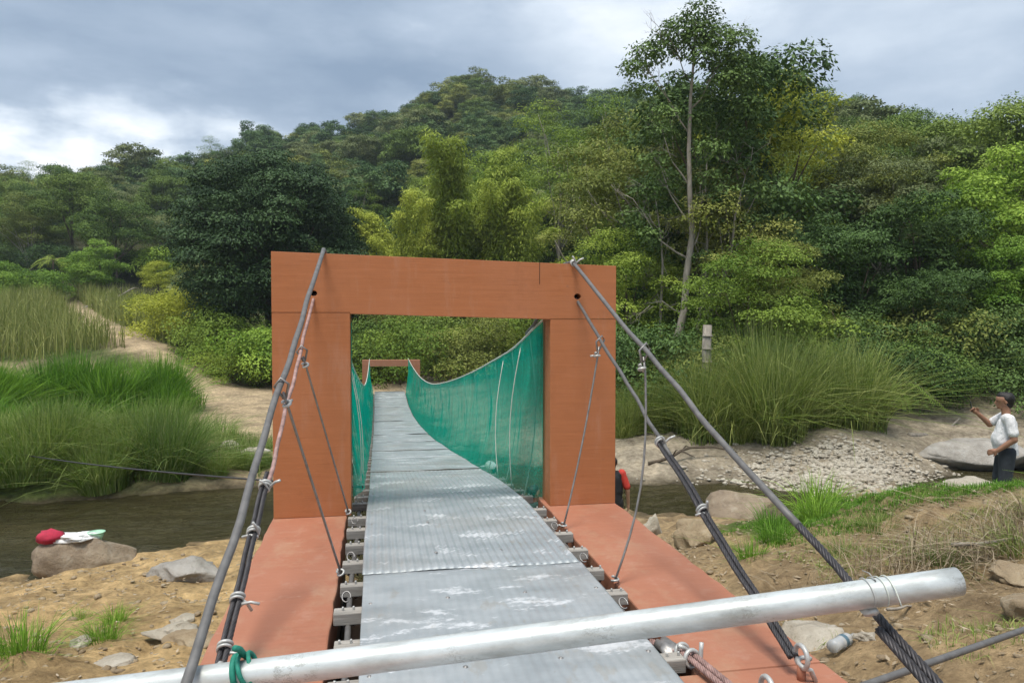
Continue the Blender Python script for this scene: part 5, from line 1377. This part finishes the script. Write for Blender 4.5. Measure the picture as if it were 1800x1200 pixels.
rock('flat light rock shelf below the bridge seen through the net', 3.3, 13.8, (1.0, 0.6, 0.35), 26, M['rk_pale'], 0.2, -2.35, 0.2)
# gravel bar and small stones
def pebbles(name, xy, smin, smax, mat, seed, label):
    rs = np.random.RandomState(seed); bm = bmesh.new(); bmesh.ops.create_icosphere(bm, subdivisions=1, radius=1)
    bv = np.array([v.co for v in bm.verts]); bf = np.array([[v.index for v in f.verts] for f in bm.faces]); bm.free()
    n = len(xy); z = gz(xy[:, 0], xy[:, 1]) - 0.005
    s = np.exp(rs.uniform(np.log(smin), np.log(smax), n))
    V = bv[None] * (1 + 0.25 * rs.normal(size=(n, len(bv), 1)) * 0.6) * (s[:, None] * rs.uniform(0.6, 1.4, (n, 3)) * np.array([1, 1, 0.55]))[:, None, :]
    a = rs.uniform(0, 6.28, n); ca, sa = np.cos(a)[:, None], np.sin(a)[:, None]
    V = np.stack([V[..., 0] * ca - V[..., 1] * sa, V[..., 0] * sa + V[..., 1] * ca, V[..., 2]], -1)
    V += np.stack([xy[:, 0], xy[:, 1], z + s * 0.1], 1)[:, None, :]
    F = (bf[None] + (np.arange(n) * len(bv))[:, None, None]).reshape(-1, 3)
    o = obj(name, meshdata(name, V.reshape(-1, 3), F, mat)); return tag(o, label, 'stones', kind='stuff')
rs = np.random.RandomState(404)
a = rs.normal(size=(7500, 2)) * np.array([1.5, 0.75]); xy = np.stack([12.0 + a[:, 0] - a[:, 1] * 0.15, 17.3 + a[:, 1]], 1)
pebbles('gravel', xy, 0.02, 0.085, M['rk_pale'], 1, 'bar of pale river gravel in the bend right of the bridge')
xy = np.concatenate([np.stack([rs.uniform(-7, -1.1, 1500), rs.uniform(5, 13, 1500)], 1), np.stack([rs.uniform(2.5, 10, 2600), rs.uniform(3, 12, 2600)], 1), np.stack([rs.uniform(-9, -2.5, 260), rs.uniform(20, 32, 260)], 1)])
pebbles('pebbles', xy, 0.005, 0.05, M['rk_tan'], 2, 'small pale stones strewn over the earth banks')
lt = np.concatenate([np.stack([rs.uniform(-7, -1.0, 1500), rs.uniform(5, 13, 1500)], 1), np.stack([rs.uniform(2.4, 9, 2400), rs.uniform(3, 11, 2400)], 1)])
lz = np.stack([lt[:, 0], lt[:, 1], gz(lt[:, 0], lt[:, 1]) + 0.015], 1)
v_, q_, t_ = leaves(lz, np.tile(UP, (len(lz), 1)), 0.07, 0.022, rs, 0.9, 0.0, 0.35)
o = obj('leaf_litter', meshdata('leaf_litter', v_, q_, M['gr_straw'], False, {'tint': ('FLOAT', t_)})); tag(o, 'dry leaves and twigs strewn over the near earth banks', 'litter', kind='stuff')
# laundry, tub, bottle
from mathutils.bvhtree import BVHTree
def top_of(o, x, y):
    mw = Matrix.Translation(o.location) @ o.rotation_euler.to_matrix().to_4x4()
    t = BVHTree.FromPolygons([mw @ v.co for v in o.data.vertices], [tuple(p.vertices) for p in o.data.polygons])
    h = t.ray_cast(Vector((x, y, 50)), Vector((0, 0, -1)))
    return h[0].z if h[0] is not None else o.location.z
M['red_cloth'] = simple('crimson_cloth', (0.38, 0.02, 0.05), 0.8, 0, 0.3, 9, 0.4)
M['white_cloth'] = simple('white_cloth', (0.75, 0.75, 0.74), 0.8, 0, 0.12, 9, 0.5, 0.02)
P_, F_ = blob((0, 0, 0), (0.20, 0.16, 0.12), 33, 3, 0.6, 2.4)
o = obj('cloth_bundle', meshdata('cloth_bundle', P_, F_, M['red_cloth'], True), None, (-5.25, 13.18, top_of(wash, -5.25, 13.18) + 0.06)); tag(o, 'crimson cloth bundle on the left end of the brown boulder', 'cloth')
P_, F_ = blob((0, 0, 0), (0.34, 0.2, 0.05), 34, 4, 1.0, 3.2)
o = obj('white_laundry', meshdata('white_laundry', P_, F_, M['white_cloth'], True), None, (-4.85, 13.25, top_of(wash, -4.85, 13.25) + 0.01), (0.0, 0.0, 0.2)); tag(o, 'crumpled white laundry spread on the brown boulder', 'cloth')
M['mint'] = simple('mint_plastic', (0.36, 0.62, 0.44), 0.4, 0, 0.08, 4, 0.05)
tb = tag(empty('plastic_tub', (-4.62, 13.32, top_of(wash, -4.62, 13.32) - 0.005)), 'small mint green plastic tub standing on the brown boulder', 'tub')
bw = MB().lathe([(0.0, 0.0), (0.085, 0.0), (0.125, 0.13), (0.119, 0.13), (0.08, 0.008), (0.0, 0.008)], 24).build('bowl', M['mint'], tb, True)
MB().lathe([(0.122, 0.12), (0.138, 0.122), (0.138, 0.134), (0.120, 0.134)], 24).build('rim', M['mint'], bw, True)
m, nt, b = material('clear_plastic'); b.inputs['Base Color'].default_value = (0.8, 0.82, 0.82, 1); b.inputs['Roughness'].default_value = 0.2; b.inputs['Transmission Weight'].default_value = 0.6
M['pet'] = m
bx0 = (3.55, 5.12)
bt = tag(empty('plastic_bottle', on(*bx0, 0.06), 0.9), 'crushed clear plastic bottle lying below the end of the steel tube', 'bottle')
bt.rotation_euler = (0, math.radians(90), 0.5)
bb = MB().lathe([(0, -.15), (.045, -.15), (.05, -.13), (.046, -.05), (.051, -.02), (.044, .03), (.05, .07), (.03, .12), (.016, .14), (.016, .165)], 18).build('body', M['pet'], bt, True)
MB().lathe([(0, .19), (.018, .19), (.018, .165), (0, .165)], 14).build('cap', M['rk_grey'], bt, True)
MB().lathe([(.0515, -.015), (.0515, .028)], 18).build('label_band', simple('blue_label', (0.08, 0.14, 0.18), 0.5), bb, True)
# driftwood
def stick(x, y, L, r, rz, label, seed, lift=0.15, mat=None):
    rs = np.random.RandomState(seed); z = gz1(x, y)
    p = wobble((-L / 2, 0, 0.02), (L / 2, 0.1 * L, lift), 8, 0.03 * L, rs)
    mb = MB().tube(p, list(np.linspace(r, r * .35, 9)), 6)
    for k in range(4):
        i = rs.randint(2, 8); q = np.array(p[i]); e_ = q + rs.normal(size=3) * np.array([.2, .25, .12]) * L * .6 + np.array([0, 0, .05])
        mb.tube([tuple(q), tuple((q + e_) / 2 + rs.normal(size=3) * .03 * L), tuple(e_)], [r * .5, r * .35, r * .12], 5)
    o = mb.build('driftwood', mat or BP, None, True, (x, y, z)); o.rotation_euler = (0, 0, rz)
    return tag(o, label, 'driftwood')
stick(17.6, 20.6, 2.6, .09, 0.2, 'pale fallen branch on the shaded bank left of the man', 1, 0.4)
stick(6.2, 6.25, 1.1, .022, -0.4, 'dry root lying on the right bank by the straw', 3)
stick(4.6, 5.5, 1.0, .014, 0.3, 'long dry stick below the tube end', 4, 0.03)
stick(-6.4, 25.0, 1.6, .03, 0.3, 'dark stick on the sandy left bank', 5, 0.1, B)
stick(8.6, 19.0, 2.6, .05, -0.1, 'dead branch lying on the sand right of the portal', 6, 0.25, B)
stick(-24.0, 74.0, 5.0, .12, 0.6, 'pale fallen branch above the tall grass at left', 7, 2.0)

# ------------------------------------------------------------------ people
def remesh(name, caps, mat, vox, smooth_it=4, cut=None):
    """one continuous surface grown from tapered limbs"""
    mb = MB()
    for c in caps:
        p, q = Vector(c[0]), Vector(c[2]); r0, r1 = c[1], c[3]
        sx = c[4] if len(c) > 4 else None
        n = 6
        d_ = (q - p); L = d_.length; d_ = d_.normalized() if L > 1e-6 else Vector((0, 0, 1))
        pts = []; rad = []
        for a in np.linspace(-90, 0, n): pts.append(p + d_ * r0 * math.sin(math.radians(a))); rad.append(max(1e-4, r0 * math.cos(math.radians(a))))
        for a in np.linspace(0, 90, n): pts.append(q + d_ * r1 * math.sin(math.radians(a))); rad.append(max(1e-4, r1 * math.cos(math.radians(a))))
        k0 = len(mb.v); mb.tube(pts, rad, 14)
        if sx:
            m_ = (p + q) / 2
            for i in range(k0, len(mb.v)):
                w = Vector(mb.v[i]); mb.v[i] = (m_.x + (w.x - m_.x) * sx[0], m_.y + (w.y - m_.y) * sx[1], w.z)
    o = bpy.data.objects.new('grow', mb.mesh('grow', None)); COL.objects.link(o)
    r = o.modifiers.new('r', 'REMESH'); r.mode = 'VOXEL'; r.voxel_size = vox
    s = o.modifiers.new('s', 'SMOOTH'); s.iterations = smooth_it; s.factor = 0.5
    dg = bpy.context.evaluated_depsgraph_get()
    me = bpy.data.meshes.new_from_object(o.evaluated_get(dg))
    bpy.data.objects.remove(o)
    if cut is not None:
        bm = bmesh.new(); bm.from_mesh(me)
        for co, no in cut:
            bmesh.ops.bisect_plane(bm, geom=bm.verts[:] + bm.edges[:] + bm.faces[:], plane_co=co, plane_no=no, clear_outer=True)
        bm.to_mesh(me); bm.free()
    me.name = name; me.materials.clear(); me.materials.append(mat)
    me.polygons.foreach_set('use_smooth', np.ones(len(me.polygons), dtype=bool))
    return me
M['skin'] = simple('skin_brown', (0.30, 0.155, 0.095), 0.5, 0, 0.1, 12, 0.05)
M['skin2'] = simple('skin_light_brown', (0.40, 0.235, 0.16), 0.5, 0, 0.1, 12, 0.05)
M['hair'] = simple('black_hair', (0.012, 0.010, 0.009), 0.6, 0, 0.3, 40, 0.5, 0.006)
M['tee'] = simple('white_cotton', (0.78, 0.77, 0.77), 0.85, 0, 0.05, 4, 0.9, 0.07, (1, 1, 0.5))
M['jeans'] = simple('dark_denim', (0.028, 0.034, 0.042), 0.85, 0, 0.35, 12, 0.4)
M['black_c'] = simple('black_cotton', (0.016, 0.016, 0.018), 0.85, 0, 0.3, 12, 0.3)
M['red_c'] = simple('red_sleeve', (0.50, 0.045, 0.03), 0.8, 0, 0.2, 9, 0.3)
M['green_c'] = simple('dark_green_shirt', (0.02, 0.06, 0.05), 0.85, 0, 0.3, 9, 0.3)
M['phone'] = simple('phone_black', (0.01, 0.01, 0.012), 0.25, 0, 0.1, 4, 0)
M['eye'] = simple('eye_dark', (0.02, 0.015, 0.012), 0.3, 0, 0.1, 4, 0)
M['cap'] = simple('pale_cap', (0.62, 0.72, 0.70), 0.8, 0, 0.1, 9, 0.2)
def hand(caps, w, d_, up, s=1.0, curl=0.5):
    """palm with four fingers and a thumb: w wrist, d_ pointing direction, up back-of-hand normal"""
    w, d_, up = Vector(w), Vector(d_).normalized(), Vector(up).normalized()
    sd_ = d_.cross(up).normalized(); up = sd_.cross(d_).normalized()
    caps.append((w, .026 * s, w + d_ * .05 * s, .030 * s)); caps.append((w + d_ * .03 * s - sd_ * .018 * s, .019 * s, w + d_ * .085 * s - sd_ * .025 * s, .014 * s)); caps.append((w + d_ * .03 * s + sd_ * .018 * s, .019 * s, w + d_ * .08 * s + sd_ * .025 * s, .014 * s))
    for k, ln in enumerate((.068, .078, .073, .056)):
        b_ = w + d_ * .085 * s + sd_ * (k - 1.5) * .0215 * s
        m_ = b_ + (d_ * math.cos(curl) - up * math.sin(curl)) * ln * .55 * s
        e_ = m_ + (d_ * math.cos(curl * 2.1) - up * math.sin(curl * 2.1)) * ln * .5 * s
        caps.append((b_, .0095 * s, m_, .0088 * s)); caps.append((m_, .0088 * s, e_, .0075 * s))
    tb_ = w + d_ * .025 * s - sd_ * .028 * s
    tm = tb_ + (d_ * .7 - sd_ * .7 - up * .25).normalized() * .038 * s
    te = tm + (d_ * .9 - sd_ * .1 - up * .4).normalized() * .032 * s
    caps.append((tb_, .014 * s, tm, .0115 * s)); caps.append((tm, .0115 * s, te, .009 * s))
def head_caps(c, fw):
    """skull, jaw, nose, ears, neck stub round centre c, face towards fw"""
    c, fw = Vector(c), Vector(fw).normalized(); lf = Vector((0, 0, 1)).cross(fw).normalized(); u = Vector((0, 0, 1))
    L_ = []
    L_.append((c - fw * .028 + u * .022, .084, c + fw * .022 + u * .026, .080))
    L_.append((c + fw * .030 - u * .02, .064, c + fw * .048 - u * .075, .040))
    L_.append((c + fw * .040 - u * .085, .034, c + fw * .058 - u * .088, .027))
    L_.append((c + fw * .088 + u * .012, .010, c + fw * .106 - u * .026, .013))
    L_.append((c + fw * .082 - u * .052, .015, c + fw * .086 - u * .062, .014))
    for s in (-1, 1): L_.append((c + lf * s * .076 - fw * .008 + u * .012, .013, c + lf * s * .084 - fw * .016 - u * .028, .010))
    return L_
def eyes(root, c, fw):
    c, fw = Vector(c), Vector(fw).normalized(); lf = Vector((0, 0, 1)).cross(fw).normalized()
    for s in (-1, 1):
        P_, F_ = blob(tuple(c + fw * .082 + lf * s * .031 + Vector((0, 0, .006))), (.011, .011, .008), 1, 2, 0)
        obj('eye', meshdata('eye', P_, F_, M['eye'], True), root)
def person(label, loc, rz, body, shirt, trousers, shoes, head_c, head_f, hair, skin, mats, extra=None, shirt_cut=None, vox=0.009, sleeves=None):
    root = tag(empty('person', loc, rz), label, 'person')
    b_ = obj('body', remesh('body', body + head_caps(head_c, head_f), skin, vox, 3), root)
    eyes(b_, head_c, head_f)
    sh_o = obj('shirt', remesh('shirt', shirt, mats[0], 0.012, 4, shirt_cut), root)
    obj('trousers', remesh('trousers', trousers, mats[1], 0.014, 4), root)
    for sh in shoes:
        obj('shoe', remesh('shoe', sh, M['black_c'], 0.012, 3), root)
    if sleeves:
        for sv in sleeves: obj('sleeve', remesh('sleeve', sv, mats[2], 0.012, 3), sh_o)
    if hair: obj('hair', remesh('hair', hair, M['hair'], 0.010, 2), root)
    return root
V3 = Vector
# the man in the white T-shirt, facing the bridge (local +x), phone held out
SH = 1.40
legs = [(V3((0, .10, .92)), .095, V3((.02, .11, .50)), .068), (V3((.02, .11, .50)), .062, V3((-.03, .11, .09)), .044), (V3((0, -.10, .92)), .095, V3((.06, -.11, .50)), .068), (V3((.06, -.11, .50)), .062, V3((.03, -.11, .09)), .044),
        (V3((-.04, .11, .05)), .045, V3((.13, .13, .035)), .034), (V3((.02, -.11, .05)), .045, V3((.19, -.13, .035)), .034)]
torso = [(V3((-.01, 0, .95)), .115, V3((.02, 0, 1.10)), .120, (1.0, 1.12)), (V3((.02, 0, 1.08)), .122, V3((-.01, 0, 1.26)), .105, (.95, 1.18)), (V3((0, -.12, 1.355)), .058, V3((0, .12, 1.355)), .058), (V3((.0, 0, 1.40)), .062, V3((.02, 0, 1.54)), .055)]
larm = [(V3((-.01, .20, 1.365)), .050, V3((-.05, .25, 1.10)), .046), (V3((-.05, .25, 1.10)), .044, V3((.13, .21, .94)), .031)]
rarm = [(V3((.0, -.20, 1.365)), .050, V3((.17, -.20, 1.25)), .046), (V3((.17, -.20, 1.25)), .043, V3((.325, -.12, 1.40)), .030)]
body = legs + torso + larm + rarm
hand(body, (.13, .21, .94), (.9, -.15, -.35), (0, .8, .3), 1.0, 0.5)
hand(body, (.325, -.12, 1.40), (.7, .1, .65), (.1, -.9, .3), 1.0, 0.75)
shirt = [(V3((-.01, 0, .88)), .148, V3((.03, 0, 1.07)), .158, (1.0, 1.14)), (V3((.03, 0, 1.05)), .160, V3((-.01, 0, 1.27)), .132, (.95, 1.22)), (V3((0, -.13, 1.365)), .078, V3((0, .13, 1.365)), .078), (V3((-.005, .185, 1.375)), .070, V3((-.04, .235, 1.19)), .070), (V3((0, -.19, 1.375)), .070, V3((.12, -.20, 1.29)), .066)]
trous = [(V3((0, 0, .90)), .13, V3((0, 0, .97)), .135, (1.0, 1.15)), (V3((0, .095, .90)), .112, V3((.02, .11, .50)), .085), (V3((.02, .11, .50)), .082, V3((-.03, .11, .12)), .072), (V3((0, -.095, .90)), .112, V3((.06, -.11, .50)), .085), (V3((.06, -.11, .50)), .082, V3((.03, -.11, .12)), .072)]
shoes = [[(V3((-.05, .11, .045)), .05, V3((.15, .13, .035)), .042)], [(V3((.01, -.11, .045)), .05, V3((.21, -.13, .035)), .042)]]
hc = V3((.035, 0, 1.61)); hf = V3((1, 0, -.04))
hair = [(hc + V3((-.045, 0, .040)), .088, hc + V3((.020, 0, .058)), .072), (hc + V3((-.050, 0, .0)), .080, hc + V3((-.058, 0, -.045)), .060), (hc + V3((-.03, -.028, .03)), .064, hc + V3((-.03, .028, .03)), .064)]
FACE = math.atan2(-RGT.y, -RGT.x)      # towards the bridge side
man = person('man in white T-shirt and dark jeans holding a phone out towards the bridge', (8.74, 8.96, -0.95), FACE - 0.42, body, shirt, trous, shoes, hc, hf, hair, M['skin'], (M['tee'], M['jeans']),
             shirt_cut=[((0, 0, .86), (0, 0, -1))])
ph = MB().box(-.005, .005, -.037, .037, -.075, .075).build('mobile_phone', M['phone'], None)
bevel(ph, 0.004)
c_ = Matrix.Rotation(FACE - 0.42, 4, 'Z') @ V3((.415, -.11, 1.50))
ph.location = V3((8.74, 8.96, -0.95)) + c_; ph.rotation_euler = (0.3, 0.15, FACE - 0.42)
tag(ph, 'dark mobile phone held up by the man in the white T-shirt', 'phone')
# the man in black with red shoulders beside the portal column, back to the camera
def stander(label, loc, rz, mats, skin, red=True, hat=False):
    legs = [(V3((0, s * .10, .90)), .09, V3((.03, s * .11, .48)), .065) for s in (-1, 1)] + [(V3((.03, s * .11, .48)), .06, V3((-.02, s * .11, .08)), .042) for s in (-1, 1)] + [(V3((-.03, s * .11, .045)), .042, V3((.13, s * .13, .033)), .032) for s in (-1, 1)]
    torso = [(V3((0, 0, .93)), .125, V3((.01, 0, 1.1)), .125, (.95, 1.18)), (V3((0, 0, 1.1)), .13, V3((0, 0, 1.28)), .13, (.92, 1.25)), (V3((0, -.13, 1.36)), .07, V3((0, .13, 1.36)), .07), (V3((0, 0, 1.38)), .058, V3((.02, 0, 1.5)), .052)]
    arms = []
    for s in (-1, 1):
        arms += [(V3((0, s * .205, 1.36)), .055, V3((-.02, s * .265, 1.08)), .043), (V3((-.02, s * .265, 1.08)), .041, V3((.04, s * .285, .83)), .028)]
    body = legs + torso + arms
    for s in (-1, 1): hand(body, (.04, s * .285, .83), (.2, s * .05, -1), (0, s * 1, 0), 1.0, .35)
    shirt = [(V3((0, 0, .88)), .15, V3((.01, 0, 1.1)), .148, (.95, 1.18)), (V3((0, 0, 1.08)), .15, V3((0, 0, 1.28)), .145, (.92, 1.25)), (V3((0, -.13, 1.362)), .08, V3((0, .13, 1.362)), .08)]
    sl = [[(V3((0, s * .16, 1.39)), .078, V3((-.015, s * .25, 1.16)), .066)] for s in (-1, 1)]
    if not red: shirt += [x[0] for x in sl]
    trous = [(V3((0, 0, .88)), .12, V3((0, 0, .95)), .125, (1, 1.18))] + [(V3((0, s * .095, .88)), .105, V3((.03, s * .11, .48)), .08) for s in (-1, 1)] + [(V3((.03, s * .11, .48)), .078, V3((-.02, s * .11, .1)), .068) for s in (-1, 1)]
    shoes = [[(V3((-.04, s * .11, .045)), .048, V3((.15, s * .13, .034)), .04)] for s in (-1, 1)]
    hc = V3((.03, 0, 1.57)); hair = [(hc + V3((-.045, 0, .036)), .086, hc + V3((.02, 0, .052)), .075), (hc + V3((-.06, 0, -.01)), .07, hc + V3((-.064, 0, -.045)), .052)]
    r = person(label, loc, rz, body, shirt, trous, shoes, hc, V3((1, 0, 0)), hair, skin, mats, shirt_cut=[((0, 0, .84), (0, 0, -1))], vox=0.010, sleeves=sl if red else None)
    if hat:
        obj('cap', remesh('cap', [(hc + V3((-.02, 0, .05)), .105, hc + V3((.0, 0, .07)), .095), (hc + V3((.08, -.03, .05)), .03, hc + V3((.16, 0, .04)), .03, (1, 2))], M['cap'], 0.012, 2, [((0, 0, 1.60), (0, 0, -1))]), r)
    return r
stander('person in black with red sleeves standing in the river behind the right portal column', (4.13, 12.55, -2.32), math.radians(78), (M['black_c'], M['black_c'], M['red_c']), M['skin2'])
stander('person in a pale cap standing in the river behind the green net', (2.02, 13.0, -2.45), math.radians(160), (M['green_c'], M['black_c']), M['skin2'], False, True)
stander('dark-haired person in dark green standing close behind the net at the portal', (2.42, 11.35, -2.50), math.radians(40), (M['green_c'], M['black_c']), M['skin'], False, False)

# ------------------------------------------------------------------ humid air in the valley
top = float(fz.max()) + 16.0
hz = MB().box(-430, 470, -130, 630, float(fz.min()) - 1.0, top).build('haze', None)
hm = bpy.data.materials.new('humid_air'); hm.use_nodes = True
hm.node_tree.nodes.clear()
ho = hm.node_tree.nodes.new('ShaderNodeOutputMaterial'); pv = hm.node_tree.nodes.new('ShaderNodeVolumePrincipled')
pv.inputs['Color'].default_value = (0.80, 0.90, 1.0, 1); pv.inputs['Density'].default_value = 0.00035; pv.inputs['Anisotropy'].default_value = 0.2
hm.node_tree.links.new(pv.outputs[0], ho.inputs['Volume'])
hz.data.materials.append(hm)
tag(hz, 'thin humid haze filling the valley air', 'haze', kind='stuff')
